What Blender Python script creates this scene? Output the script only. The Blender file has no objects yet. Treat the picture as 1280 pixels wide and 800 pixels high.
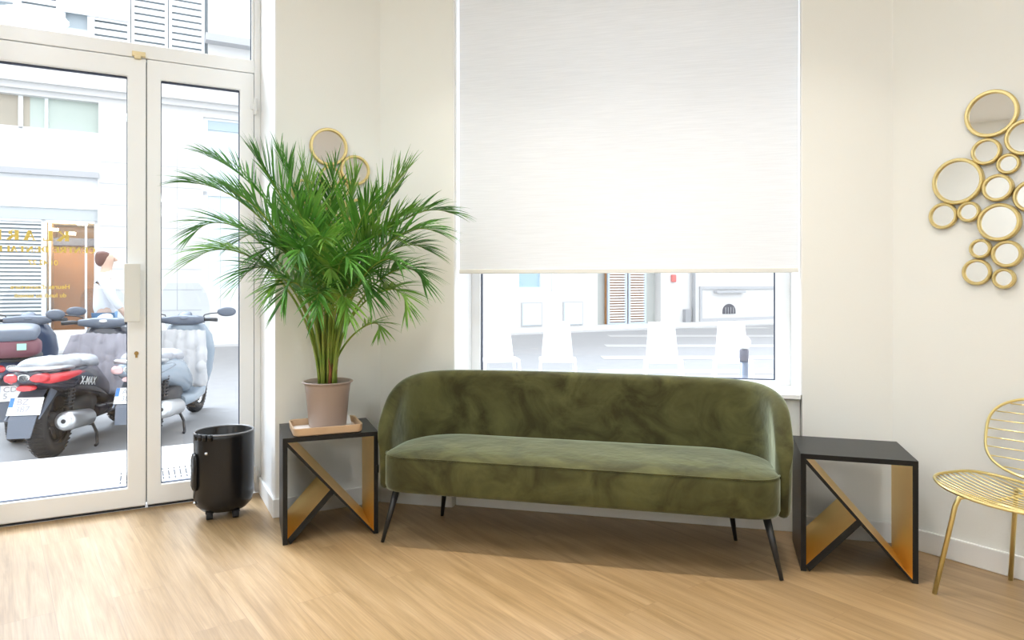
import bpy, bmesh, math, random
from mathutils import Vector, Matrix

# ------------------------------------------------------------------ camera, world, lights, exposure
scene = bpy.context.scene
COL = scene.collection
CAM_H, FPX, HOR = 1.15, 860.0, 355.0          # eye height (m), focal length and horizon row of the 1280x800 frame
cam_d = bpy.data.cameras.new('camera'); cam = bpy.data.objects.new('camera', cam_d); COL.objects.link(cam)
cam.location = (0, 0, CAM_H); cam.rotation_euler = (math.pi/2, 0, 0)
cam_d.sensor_width = 36; cam_d.lens = 36*FPX/1280; cam_d.shift_y = -(400-HOR)/1280
scene.camera = cam
vs = scene.view_settings
scene.display_settings.display_device = 'sRGB'
vs.view_transform = 'Standard'; vs.look = 'None'; vs.exposure = 0.0; vs.gamma = 1.0; vs.use_curve_mapping = False
scene.cycles.max_bounces = 10; scene.cycles.diffuse_bounces = 6; scene.cycles.glossy_bounces = 5
scene.cycles.transparent_max_bounces = 16; scene.cycles.use_denoising = True
scene.cycles.sample_clamp_indirect = 6.0; scene.cycles.caustics_reflective = False; scene.cycles.caustics_refractive = False

SKY_STRENGTH = 2.7
world = bpy.data.worlds.new('overcast_sky'); scene.world = world; world.use_nodes = True
bg = world.node_tree.nodes['Background']; bg.inputs[0].default_value = (0.90, 0.95, 1.0, 1); bg.inputs[1].default_value = SKY_STRENGTH

def area(name, loc, size, power, col=(1, .93, .84), target=None, spread=math.pi):
    d = bpy.data.lights.new(name, 'AREA'); d.shape = 'DISK'; d.size = size; d.energy = power; d.color = col; d.spread = spread
    o = bpy.data.objects.new(name, d); COL.objects.link(o); o.location = loc
    if target is not None:
        o.rotation_euler = (Vector(target)-Vector(loc)).to_track_quat('-Z', 'Y').to_euler()
    return o
CEIL = 3.1
WARM = (.86, .93, 1.0)
for i, (x, y, p) in enumerate([(-1.6, 1.5, 21), (0.1, 1.7, 18), (1.7, 1.1, 8), (-1.6, -1.0, 24), (0.3, -1.0, 20), (2.3, -1.0, 17), (-3.0, 0.0, 34)]):
    area('ceiling_lamp_light', (x, y, CEIL-.03), .45, p, WARM)
for x, y, p in ((-1.6, -3.1, 70), (2.0, -3.1, 70)):       # added fill points at the back, to brighten walls and ceiling
    d = bpy.data.lights.new('back_fill_light', 'POINT'); d.energy = p; d.color = WARM; d.shadow_soft_size = .18
    o = bpy.data.objects.new('back_fill_light', d); COL.objects.link(o); o.location = (x, y, 2.35)
sun_d = bpy.data.lights.new('veiled_sun', 'SUN'); sun_d.energy = 10.0; sun_d.angle = math.radians(38); sun_d.color = (.76, .87, 1.0)
sun = bpy.data.objects.new('veiled_sun', sun_d); COL.objects.link(sun); sun.location = (-6, 8, 9)
sun.rotation_euler = Vector((.78, -.62, -.95)).to_track_quat('-Z', 'Y').to_euler()
for i, (x, y) in enumerate([(-0.35, 2.75), (0.35, 2.6), (1.05, 2.4)]):
    area('wall_spot_light', (x, y, CEIL-.03), .14, 6, (1, .95, .88), spread=math.radians(85))

# ------------------------------------------------------------------ helpers
PI = math.pi
rnd = random.Random(7)
def ray(px, py, Y): return Vector(((px-640)/FPX*Y, Y, CAM_H-(py-HOR)/FPX*Y))     # where a thing seen there stands at depth Y
def floor_at(px, py, z=0.0):
    Y = (CAM_H-z)*FPX/(py-HOR); return Vector(((px-640)/FPX*Y, Y, z))

class Plane:
    """vertical plane  n.P = d  with horizontal axis u"""
    def __init__(s, u, n, d): s.u = Vector((u[0], u[1], 0)).normalized(); s.n = Vector((n[0], n[1], 0)).normalized(); s.d = d
    def pt(s, a, w, z): return s.u*a + s.n*(s.d+w) + Vector((0, 0, z))       # w = distance behind the plane
    def hit(s, px, py, w=0.0):
        k = (px-640)/FPX; Y = (s.d+w)/(s.n.x*k+s.n.y); p = ray(px, py, Y); return (s.u.x*p.x+s.u.y*p.y, p.z)
U1 = (.881, .4731); NL = (-.4731, .881)
W_LEFT = Plane(U1, NL, 3.539)
W_DOOR = Plane(U1, NL, 4.008)
W_MID = Plane((.9717, -.2361), (.2361, .9717), 3.375)
W_RIGHT = Plane((.603, -.798), (.798, .603), 3.198)
FACADE = Plane(U1, NL, 17.2)

XF = {}
def link(o, parent=None):
    COL.objects.link(o)
    if parent is not None: o.parent = parent
    return o
def tag(o, label=None, cat=None, group=None, kind=None):
    if label: o['label'] = label
    if cat: o['category'] = cat
    if group: o['group'] = group
    if kind: o['kind'] = kind
    return o
def thing(name, label, cat, loc, rz=0, group=None, kind=None):
    o = bpy.data.objects.new(name, None); link(o); o.location = loc; o.rotation_euler = (0, 0, rz)
    o.empty_display_size = .1
    XF[o.name] = Matrix.Translation(Vector(loc)) @ Matrix.Rotation(rz, 4, 'Z')
    return tag(o, label, cat, group, kind)
def obj(name, bm, mats, parent=None, smooth=False, local=False, bevel=0, sub=0, label=None):
    """link bm (world coordinates unless local) as one mesh object"""
    me = bpy.data.meshes.new(name)
    if not isinstance(mats, (list, tuple)): mats = [mats]
    for m in mats: me.materials.append(m)
    M = XF.get(parent.name, Matrix()) if parent is not None else Matrix()
    if not local and parent is not None: bm.transform(M.inverted())
    bmesh.ops.recalc_face_normals(bm, faces=bm.faces[:])
    o = bpy.data.objects.new(name, me)
    if parent is None:                                     # put the origin at the base of the mesh
        vs_ = [v.co for v in bm.verts]
        c = Vector(((min(v.x for v in vs_)+max(v.x for v in vs_))/2, (min(v.y for v in vs_)+max(v.y for v in vs_))/2, min(v.z for v in vs_)))
        bm.transform(Matrix.Translation(-c)); o.location = c
        XF[o.name] = Matrix.Translation(c)
    else: XF[o.name] = M
    bm.to_mesh(me); bm.free()
    if smooth:
        for p in me.polygons: p.use_smooth = True
    link(o, parent)
    XF[o.name] = Matrix.Translation(o.location) if parent is None else M
    if bevel:
        b = o.modifiers.new('bevel', 'BEVEL'); b.width = bevel; b.segments = 2; b.limit_method = 'ANGLE'; b.angle_limit = .6
    if sub:
        s_ = o.modifiers.new('sub', 'SUBSURF'); s_.levels = sub; s_.render_levels = sub
    if label: o['label'] = label
    return o

def hexa(bm, pts, mi=0):
    v = [bm.verts.new(p) for p in pts]
    fs = []
    for f in ((0,1,2,3), (7,6,5,4), (0,4,5,1), (1,5,6,2), (2,6,7,3), (3,7,4,0)):
        F = bm.faces.new([v[i] for i in f]); F.material_index = mi; fs.append(F)
    return fs
def box(bm, x0, x1, y0, y1, z0, z1, mi=0, M=None):
    P = [(x0,y0,z0), (x1,y0,z0), (x1,y1,z0), (x0,y1,z0), (x0,y0,z1), (x1,y0,z1), (x1,y1,z1), (x0,y1,z1)]
    P = [Vector(p) for p in P]
    if M is not None: P = [M @ p for p in P]
    return hexa(bm, P, mi)
def pbox(bm, pl, a0, a1, w0, w1, z0, z1, mi=0):
    P = [pl.pt(a, w, z) for z in (z0, z1) for a, w in ((a0, w0), (a1, w0), (a1, w1), (a0, w1))]
    return hexa(bm, P, mi)
def frame_of(d):
    d = d.normalized(); a = Vector((0, 0, 1)) if abs(d.z) < .9 else Vector((1, 0, 0))
    x = d.cross(a).normalized(); y = d.cross(x).normalized(); return x, y
def tube(bm, pts, rad, n=10, caps=True, mi=0, closed=False):
    pts = [Vector(p) for p in pts]; N = len(pts)
    rad = rad if isinstance(rad, (list, tuple)) else [rad]*N
    rings = []; px_ = None
    for i, p in enumerate(pts):
        if closed: d = pts[(i+1) % N]-pts[i-1]
        else: d = pts[min(i+1, N-1)]-pts[max(i-1, 0)]
        if px_ is None: x, y = frame_of(d)
        else:
            d = d.normalized(); x = (px_-d*px_.dot(d)).normalized(); y = d.cross(x)
        px_ = x
        rings.append([bm.verts.new(p+(x*math.cos(2*PI*k/n)+y*math.sin(2*PI*k/n))*rad[i]) for k in range(n)])
    for i in range(N if closed else N-1):
        a, b = rings[i], rings[(i+1) % N]
        off = 0
        if closed and i == N-1:
            off = min(range(n), key=lambda q: (a[0].co-b[q].co).length)
        for k in range(n):
            f = bm.faces.new((a[k], a[(k+1) % n], b[(k+1+off) % n], b[(k+off) % n])); f.material_index = mi; f.smooth = True
    if caps and not closed:
        bm.faces.new(rings[0][::-1]).material_index = mi; bm.faces.new(rings[-1]).material_index = mi
def lathe(bm, prof, c=(0, 0, 0), n=40, sx=1, sy=1, M=None, mi=0, cap=True):
    rings = []
    for r, z in prof:
        ring = []
        for k in range(n):
            p = Vector((c[0]+r*sx*math.cos(2*PI*k/n), c[1]+r*sy*math.sin(2*PI*k/n), c[2]+z))
            ring.append(bm.verts.new(M @ p if M is not None else p))
        rings.append(ring)
    for a, b in zip(rings, rings[1:]):
        for k in range(n):
            f = bm.faces.new((a[k], a[(k+1) % n], b[(k+1) % n], b[k])); f.smooth = True; f.material_index = mi
    if cap:
        for r in (rings[0][::-1], rings[-1]):
            try: bm.faces.new(r).material_index = mi
            except ValueError: pass
def loft(bm, secs, n=20, e=2.5, mi=0, ax='x', M=None):
    """sections (pos, cy, cz, hw, hh[, e]) along local x"""
    rings = []
    for s_ in secs:
        x, cy, cz, hw, hh = s_[:5]; ee = s_[5] if len(s_) > 5 else e
        ring = []
        for k in range(n):
            t = 2*PI*k/n; c_, q = math.cos(t), math.sin(t)
            yy = cy+hw*math.copysign(abs(c_)**(2/ee), c_); zz = cz+hh*math.copysign(abs(q)**(2/ee), q)
            p = Vector((x, yy, zz)) if ax == 'x' else Vector((yy, zz, x))
            ring.append(bm.verts.new(M @ p if M is not None else p))
        rings.append(ring)
    for a, b in zip(rings, rings[1:]):
        for k in range(n):
            f = bm.faces.new((a[k], a[(k+1) % n], b[(k+1) % n], b[k])); f.smooth = True; f.material_index = mi
    bm.faces.new(rings[0][::-1]).material_index = mi; bm.faces.new(rings[-1]).material_index = mi
def prism(bm, poly, f0, f1, mi=0):
    """poly 2D points; f0/f1 map (a,b) to 3D for both ends"""
    A = [bm.verts.new(f0(*p)) for p in poly]; B = [bm.verts.new(f1(*p)) for p in poly]; n = len(poly)
    bm.faces.new(A).material_index = mi; bm.faces.new(B[::-1]).material_index = mi
    for i in range(n): bm.faces.new((A[i], B[i], B[(i+1) % n], A[(i+1) % n])).material_index = mi
def wall_cells(bm, pl, a0, a1, z0, z1, holes, t, w0=0.0):
    """solid wall of thickness t behind plane pl with rectangular holes (a0,a1,z0,z1)"""
    A = sorted({a0, a1, *[h[0] for h in holes], *[h[1] for h in holes]}); A = [a for a in A if a0 <= a <= a1]
    Z = sorted({z0, z1, *[h[2] for h in holes], *[h[3] for h in holes]}); Z = [z for z in Z if z0 <= z <= z1]
    def solid(i, j):
        if not (0 <= i < len(A)-1 and 0 <= j < len(Z)-1): return False
        a = (A[i]+A[i+1])/2; z = (Z[j]+Z[j+1])/2
        return not any(h[0] < a < h[1] and h[2] < z < h[3] for h in holes)
    V = {}
    def v(i, j, k):
        if (i, j, k) not in V: V[(i, j, k)] = bm.verts.new(pl.pt(A[i], w0+(t if k else 0), Z[j]))
        return V[(i, j, k)]
    for i in range(len(A)-1):
        for j in range(len(Z)-1):
            if not solid(i, j): continue
            for k in (0, 1): bm.faces.new((v(i,j,k), v(i+1,j,k), v(i+1,j+1,k), v(i,j+1,k)))
            if not solid(i-1, j): bm.faces.new((v(i,j,0), v(i,j+1,0), v(i,j+1,1), v(i,j,1)))
            if not solid(i+1, j): bm.faces.new((v(i+1,j,0), v(i+1,j+1,0), v(i+1,j+1,1), v(i+1,j,1)))
            if not solid(i, j-1): bm.faces.new((v(i,j,0), v(i+1,j,0), v(i+1,j,1), v(i,j,1)))
            if not solid(i, j+1): bm.faces.new((v(i,j+1,0), v(i+1,j+1,0), v(i+1,j+1,1), v(i,j+1,1)))
def rect_frame(bm, pl, a0, a1, z0, z1, l, r, b, t, w0, w1, mi=0):
    """a rectangular frame with member widths l r b t"""
    def q(a, w, z): return bm.verts.new(pl.pt(a, w, z))
    O = [(a0, z0), (a1, z0), (a1, z1), (a0, z1)]; I = [(a0+l, z0+b), (a1-r, z0+b), (a1-r, z1-t), (a0+l, z1-t)]
    v = {(k, i, w): q(p[0], wv, p[1]) for k, L in (('o', O), ('i', I)) for i, p in enumerate(L) for w, wv in ((0, w0), (1, w1))}
    for i in range(4):
        j = (i+1) % 4
        for w in (0, 1): bm.faces.new((v[('o',i,w)], v[('o',j,w)], v[('i',j,w)], v[('i',i,w)])).material_index = mi
        bm.faces.new((v[('o',i,0)], v[('o',j,0)], v[('o',j,1)], v[('o',i,1)])).material_index = mi
        bm.faces.new((v[('i',i,0)], v[('i',j,0)], v[('i',j,1)], v[('i',i,1)])).material_index = mi

# ------------------------------------------------------------------ materials
def nodes(m): return m.node_tree.nodes, m.node_tree.links
def mat(name, col, rough=.5, metal=0, spec=.5, noise=0.0, nscale=8, bump=0.0, bscale=60, sheen=0, coat=0, trans=0):
    m = bpy.data.materials.new(name); m.use_nodes = True; N, L = nodes(m); b = N['Principled BSDF']
    b.inputs['Base Color'].default_value = (*col, 1); b.inputs['Roughness'].default_value = rough
    b.inputs['Metallic'].default_value = metal; b.inputs['Specular IOR Level'].default_value = spec
    if sheen: b.inputs['Sheen Weight'].default_value = sheen; b.inputs['Sheen Roughness'].default_value = .35
    if coat: b.inputs['Coat Weight'].default_value = coat; b.inputs['Coat Roughness'].default_value = .08
    tc = None
    if noise or bump:
        tc = N.new('ShaderNodeTexCoord')
    if noise:
        n = N.new('ShaderNodeTexNoise'); n.inputs['Scale'].default_value = nscale; n.inputs['Detail'].default_value = 4
        L.new(tc.outputs['Object'], n.inputs['Vector'])
        r = N.new('ShaderNodeMapRange'); r.inputs['To Min'].default_value = 1-noise; r.inputs['To Max'].default_value = 1+noise
        L.new(n.outputs['Fac'], r.inputs['Value'])
        mx = N.new('ShaderNodeMix'); mx.data_type = 'RGBA'; mx.blend_type = 'MULTIPLY'; mx.inputs[0].default_value = 1
        mx.inputs[6].default_value = (*col, 1); L.new(r.outputs[0], mx.inputs[7]); L.new(mx.outputs[2], b.inputs['Base Color'])
    if bump:
        n = N.new('ShaderNodeTexNoise'); n.inputs['Scale'].default_value = bscale; n.inputs['Detail'].default_value = 3
        L.new(tc.outputs['Object'], n.inputs['Vector'])
        bp = N.new('ShaderNodeBump'); bp.inputs['Strength'].default_value = bump; bp.inputs['Distance'].default_value = .01
        L.new(n.outputs['Fac'], bp.inputs['Height']); L.new(bp.outputs[0], b.inputs['Normal'])
    return m
def glass(name, tint=(1, 1, 1), refl=.9, ior=1.45):
    m = bpy.data.materials.new(name); m.use_nodes = True; N, L = nodes(m); N.remove(N['Principled BSDF'])
    out = N['Material Output']; t = N.new('ShaderNodeBsdfTransparent'); t.inputs[0].default_value = (*tint, 1)
    g = N.new('ShaderNodeBsdfGlossy'); g.inputs['Roughness'].default_value = 0.02; g.inputs[0].default_value = (refl, refl, refl, 1)
    lw = N.new('ShaderNodeLayerWeight'); lw.inputs[0].default_value = .5; pw = N.new('ShaderNodeMath'); pw.operation = 'POWER'; pw.inputs[1].default_value = 5
    L.new(lw.outputs['Facing'], pw.inputs[0]); fr = N.new('ShaderNodeMath'); fr.operation = 'MULTIPLY_ADD'; fr.inputs[1].default_value = .9; fr.inputs[2].default_value = .03; L.new(pw.outputs[0], fr.inputs[0])
    mx = N.new('ShaderNodeMixShader'); L.new(fr.outputs[0], mx.inputs[0]); L.new(t.outputs[0], mx.inputs[1]); L.new(g.outputs[0], mx.inputs[2])
    L.new(mx.outputs[0], out.inputs[0]); return m
def emis(name, col, s):
    m = bpy.data.materials.new(name); m.use_nodes = True; N, L = nodes(m); b = N['Principled BSDF']
    b.inputs['Base Color'].default_value = (*col, 1)
    b.inputs['Emission Color'].default_value = (*col, 1); b.inputs['Emission Strength'].default_value = s; return m

M_wall = mat('wall_paint', (.83, .825, .775), .85, noise=.015, nscale=2, bump=.05, bscale=180)
M_white = mat('white_paint', (.86, .86, .85), .6)
M_pvc = mat('white_pvc', (.90, .90, .89), .32)
M_trimw = mat('white_trim', (.83, .82, .79), .45)
M_ceil = mat('ceiling_paint', (.88, .88, .87), .9)
M_gasket = mat('dark_gasket', (.03, .04, .07), .6)
M_glass = glass('clear_glass')
M_black = mat('black_lacquer', (.008, .008, .008), .34, spec=.28, bump=.02, bscale=300)
M_blackmetal = mat('black_metal', (.015, .015, .016), .38)
M_brass = mat('brushed_brass', (1.0, .72, .27), .36, metal=1, noise=.10, nscale=5)
M_goldwire = mat('gold_wire', (.92, .78, .36), .28, metal=1)
M_goldring = mat('gold_ring', (.74, .60, .28), .40, metal=.85)
M_mirror = mat('mirror', (.95, .96, .97), .02, metal=1)
M_pot = mat('taupe_plastic', (.36, .28, .235), .42)
M_soil = mat('soil', (.07, .04, .025), .95, noise=.5, nscale=60, bump=.8, bscale=90)
M_traywood = mat('tray_wood', (.52, .35, .21), .45, noise=.12, nscale=14)
M_trayin = mat('tray_inside', (.70, .52, .42), .4)
M_gold = mat('gold_vinyl', (.78, .60, .14), .5)
M_chrome = mat('chrome', (.75, .76, .78), .18, metal=1)
M_bin = mat('bin_satin_black', (.009, .009, .010), .27, spec=.42)
M_rubber = mat('rubber', (.02, .02, .022), .75, bump=.15, bscale=90)

def floor_material():
    m = bpy.data.materials.new('oak_planks'); m.use_nodes = True; N, L = nodes(m); b = N['Principled BSDF']
    tc = N.new('ShaderNodeTexCoord'); mp = N.new('ShaderNodeMapping')
    ang = math.atan2(-.798, .603)
    mp.vector_type = 'POINT'; mp.inputs['Rotation'].default_value = (0, 0, -ang)
    g = N.new('ShaderNodeNewGeometry'); L.new(g.outputs['Position'], mp.inputs['Vector'])
    br = N.new('ShaderNodeTexBrick'); br.offset = .37; br.inputs['Scale'].default_value = 1
    br.inputs['Brick Width'].default_value = 1.22; br.inputs['Row Height'].default_value = .175; br.inputs['Mortar Size'].default_value = .0012
    br.inputs['Mortar Smooth'].default_value = .3
    br.inputs['Color1'].default_value = (0, 0, 0, 1); br.inputs['Color2'].default_value = (1, 1, 1, 1); br.inputs['Mortar'].default_value = (.5, .5, .5, 1)
    br.inputs['Bias'].default_value = 0
    L.new(mp.outputs[0], br.inputs['Vector'])
    # grain stretched along the plank, shifted plank by plank
    mul = N.new('ShaderNodeVectorMath'); mul.operation = 'MULTIPLY'; mul.inputs[1].default_value = (1.6, 26, 1)
    L.new(mp.outputs[0], mul.inputs[0])
    add = N.new('ShaderNodeVectorMath'); add.operation = 'ADD'; sc = N.new('ShaderNodeVectorMath'); sc.operation = 'SCALE'; sc.inputs['Scale'].default_value = 13
    L.new(br.outputs['Color'], sc.inputs[0]); L.new(mul.outputs[0], add.inputs[0]); L.new(sc.outputs[0], add.inputs[1])
    n1 = N.new('ShaderNodeTexNoise'); n1.inputs['Scale'].default_value = 1.0; n1.inputs['Detail'].default_value = 6; n1.inputs['Roughness'].default_value = .62; n1.inputs['Distortion'].default_value = .7
    L.new(add.outputs[0], n1.inputs['Vector'])
    mul2 = N.new('ShaderNodeVectorMath'); mul2.operation = 'MULTIPLY'; mul2.inputs[1].default_value = (5, 190, 1)
    L.new(mp.outputs[0], mul2.inputs[0])
    n2 = N.new('ShaderNodeTexNoise'); n2.inputs['Scale'].default_value = 1.0; n2.inputs['Detail'].default_value = 3
    L.new(mul2.outputs[0], n2.inputs['Vector'])
    cr = N.new('ShaderNodeValToRGB'); e = cr.color_ramp.elements
    e[0].position = .27; e[0].color = (.255, .155, .064, 1); e[1].position = .75; e[1].color = (.46, .315, .17, 1)
    e2 = cr.color_ramp.elements.new(.5); e2.color = (.365, .235, .112, 1)
    L.new(n1.outputs['Fac'], cr.inputs[0])
    r2 = N.new('ShaderNodeMapRange'); r2.inputs['From Min'].default_value = .3; r2.inputs['From Max'].default_value = .7; r2.inputs['To Min'].default_value = .86; r2.inputs['To Max'].default_value = 1.08
    L.new(n2.outputs['Fac'], r2.inputs['Value'])
    mx = N.new('ShaderNodeMix'); mx.data_type = 'RGBA'; mx.blend_type = 'MULTIPLY'; mx.inputs[0].default_value = 1
    L.new(cr.outputs[0], mx.inputs[6]); L.new(r2.outputs[0], mx.inputs[7])
    r3 = N.new('ShaderNodeMapRange'); r3.inputs['To Min'].default_value = .92; r3.inputs['To Max'].default_value = 1.06
    sep = N.new('ShaderNodeSeparateColor'); L.new(br.outputs['Color'], sep.inputs[0]); L.new(sep.outputs[0], r3.inputs['Value'])
    mx2 = N.new('ShaderNodeMix'); mx2.data_type = 'RGBA'; mx2.blend_type = 'MULTIPLY'; mx2.inputs[0].default_value = 1
    L.new(mx.outputs[2], mx2.inputs[6]); L.new(r3.outputs[0], mx2.inputs[7])
    mx3 = N.new('ShaderNodeMix'); mx3.data_type = 'RGBA'; mx3.blend_type = 'MIX'; mx3.inputs[7].default_value = (.22, .13, .07, 1)
    mf = N.new('ShaderNodeMath'); mf.operation = 'MULTIPLY'; mf.inputs[1].default_value = .55
    L.new(br.outputs['Fac'], mf.inputs[0]); L.new(mf.outputs[0], mx3.inputs[0]); L.new(mx2.outputs[2], mx3.inputs[6])
    L.new(mx3.outputs[2], b.inputs['Base Color'])
    b.inputs['Specular IOR Level'].default_value = .75
    rr = N.new('ShaderNodeMapRange'); rr.inputs['To Min'].default_value = .28; rr.inputs['To Max'].default_value = .42
    L.new(n1.outputs['Fac'], rr.inputs['Value']); L.new(rr.outputs[0], b.inputs['Roughness'])
    bp = N.new('ShaderNodeBump'); bp.inputs['Strength'].default_value = .12; bp.inputs['Distance'].default_value = .002
    L.new(n2.outputs['Fac'], bp.inputs['Height']); L.new(bp.outputs[0], b.inputs['Normal'])
    return m
M_floor = floor_material()

def velvet_material():
    m = bpy.data.materials.new('olive_velvet'); m.use_nodes = True; N, L = nodes(m); b = N['Principled BSDF']
    tc = N.new('ShaderNodeTexCoord')
    n1 = N.new('ShaderNodeTexNoise'); n1.inputs['Scale'].default_value = 5; n1.inputs['Detail'].default_value = 5; n1.inputs['Roughness'].default_value = .6; n1.inputs['Distortion'].default_value = 1.2
    L.new(tc.outputs['Object'], n1.inputs['Vector'])
    cr = N.new('ShaderNodeValToRGB'); e = cr.color_ramp.elements
    e[0].position = .36; e[0].color = (.031, .027, .005, 1); e[1].position = .66; e[1].color = (.088, .086, .026, 1)
    L.new(n1.outputs['Fac'], cr.inputs[0]); L.new(cr.outputs[0], b.inputs['Base Color'])
    b.inputs['Roughness'].default_value = .75; b.inputs['Specular IOR Level'].default_value = .25
    b.inputs['Sheen Weight'].default_value = .8; b.inputs['Sheen Roughness'].default_value = .38; b.inputs['Sheen Tint'].default_value = (.76, .86, .68, 1)
    n2 = N.new('ShaderNodeTexNoise'); n2.inputs['Scale'].default_value = 9; n2.inputs['Detail'].default_value = 3
    L.new(tc.outputs['Object'], n2.inputs['Vector'])
    bp = N.new('ShaderNodeBump'); bp.inputs['Strength'].default_value = .35; bp.inputs['Distance'].default_value = .02
    L.new(n2.outputs['Fac'], bp.inputs['Height']); L.new(bp.outputs[0], b.inputs['Normal'])
    return m
M_velvet = velvet_material()

def blind_material():
    m = bpy.data.materials.new('blind_fabric'); m.use_nodes = True; N, L = nodes(m); b = N['Principled BSDF']; out = N['Material Output']
    tc = N.new('ShaderNodeTexCoord'); mul = N.new('ShaderNodeVectorMath'); mul.operation = 'MULTIPLY'; mul.inputs[1].default_value = (7, 7, 260)
    L.new(tc.outputs['Object'], mul.inputs[0]); n = N.new('ShaderNodeTexNoise'); n.inputs['Scale'].default_value = 1; n.inputs['Detail'].default_value = 3
    L.new(mul.outputs[0], n.inputs['Vector'])
    cr = N.new('ShaderNodeValToRGB'); e = cr.color_ramp.elements; e[0].position = .3; e[0].color = (.76, .77, .785, 1); e[1].position = .7; e[1].color = (.82, .83, .845, 1)
    L.new(n.outputs['Fac'], cr.inputs[0]); L.new(cr.outputs[0], b.inputs['Base Color']); b.inputs['Roughness'].default_value = .9
    t = N.new('ShaderNodeBsdfTranslucent'); L.new(cr.outputs[0], t.inputs[0])
    mx = N.new('ShaderNodeMixShader'); mx.inputs[0].default_value = .12
    L.new(b.outputs[0], mx.inputs[1]); L.new(t.outputs[0], mx.inputs[2]); L.new(mx.outputs[0], out.inputs[0]); return m
M_blind = blind_material()

def leaf_material(name, c0, c1):
    m = bpy.data.materials.new(name); m.use_nodes = True; N, L = nodes(m); b = N['Principled BSDF']; out = N['Material Output']
    tc = N.new('ShaderNodeTexCoord'); n = N.new('ShaderNodeTexNoise'); n.inputs['Scale'].default_value = 9; L.new(tc.outputs['Object'], n.inputs['Vector'])
    cr = N.new('ShaderNodeValToRGB'); e = cr.color_ramp.elements; e[0].position = .35; e[0].color = (*c0, 1); e[1].position = .65; e[1].color = (*c1, 1)
    L.new(n.outputs['Fac'], cr.inputs[0]); L.new(cr.outputs[0], b.inputs['Base Color']); b.inputs['Roughness'].default_value = .38
    t = N.new('ShaderNodeBsdfTranslucent'); L.new(cr.outputs[0], t.inputs[0])
    mx = N.new('ShaderNodeMixShader'); mx.inputs[0].default_value = .25
    L.new(b.outputs[0], mx.inputs[1]); L.new(t.outputs[0], mx.inputs[2]); L.new(mx.outputs[0], out.inputs[0]); return m
M_leafA = leaf_material('palm_leaf', (.045, .17, .018), (.12, .33, .045))
M_leafB = leaf_material('palm_leaf_young', (.12, .30, .035), (.26, .46, .08))
M_stem = leaf_material('palm_stem', (.16, .30, .035), (.36, .42, .08))
M_husk = mat('palm_husk', (.30, .11, .045), .8, noise=.3, nscale=40)

def text_mesh(name, body, size, m, parent, Mx, extrude=.0004, offset=0, shear=0):
    c = bpy.data.curves.new(name, 'FONT'); c.body = body; c.size = size; c.extrude = extrude; c.offset = offset; c.shear = shear
    t = bpy.data.objects.new(name, c); COL.objects.link(t); dg = bpy.context.evaluated_depsgraph_get(); dg.update()
    me = bpy.data.meshes.new_from_object(t.evaluated_get(dg)); bpy.data.objects.remove(t); bpy.data.curves.remove(c)
    me.name = name; me.materials.clear(); me.materials.append(m); me.transform(Mx)
    o = bpy.data.objects.new(name, me); link(o, parent); return o

# ------------------------------------------------------------------ the room
P0 = W_LEFT.pt(.5815, 0, 0); A0 = Vector((-.697, 3.643, 0)); B0 = Vector((1.694, 3.062, 0))
sP = .5815; sA = W_LEFT.u.dot(A0); mA = W_MID.u.dot(A0); mB = W_MID.u.dot(B0); rB = W_RIGHT.u.dot(B0)
sQ0, sQ1 = -.92, -3.3
Q0 = W_LEFT.pt(sQ0, 0, 0); Q1 = W_LEFT.pt(sQ1, 0, 0); Q2 = Vector((-3.4, -4.5, 0)); Q3 = Vector((4.4, -4.5, 0)); Q4 = W_RIGHT.pt(rB+5.2, 0, 0)
D0 = W_DOOR.pt(sQ0, 0, 0); D1 = W_DOOR.pt(sP, 0, 0)
WIN0, WIN1 = mA+.405, mA+2.086        # window opening along the middle wall
SILL, REV = .640, .336
def struct(name, bm, m, parent=None, **k):
    o = obj(name, bm, m, parent, **k)
    if parent is None: o['kind'] = 'structure'
    return o
# floor slab covers the room and the door recess
bm = bmesh.new(); poly = [D0, D1, P0, A0, B0, Q4, Q3, Q2, Q1, Q0]
poly = [(p.x, p.y) for p in poly]
n0 = W_MID.pt(WIN0, 0, 0); 
prism(bm, poly, lambda a, b: Vector((a, b, -.12)), lambda a, b: Vector((a, b, 0)))
for w0_ in [0]:
    pbox(bm, W_MID, WIN0, WIN1, -.001, .05, -.12, 0)
struct('floor', bm, M_floor)
bm = bmesh.new()
prism(bm, poly, lambda a, b: Vector((a, b, CEIL)), lambda a, b: Vector((a, b, CEIL+.15)))
struct('ceiling', bm, M_ceil)
# wall_left: pier between door and corner (thick: its end is the door reveal), plus wall beyond the door
bm = bmesh.new(); T = .469
wall_cells(bm, W_LEFT, sP, sA+.55, 0, CEIL, [], T+.10)
struct('wall_left', bm, M_wall)
bm = bmesh.new()
wall_cells(bm, W_LEFT, sQ1-.2, sQ0, 0, CEIL, [], T+.10)
struct('wall_far_left', bm, M_wall)
bm = bmesh.new()      # white lining of the door reveal on both sides
for s0, s1 in ((sP-.006, sP), (sQ0, sQ0+.006)): pbox(bm, W_LEFT, s0, s1, .0, T, 0, CEIL)
struct('trim_1', bm, M_white)
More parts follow.
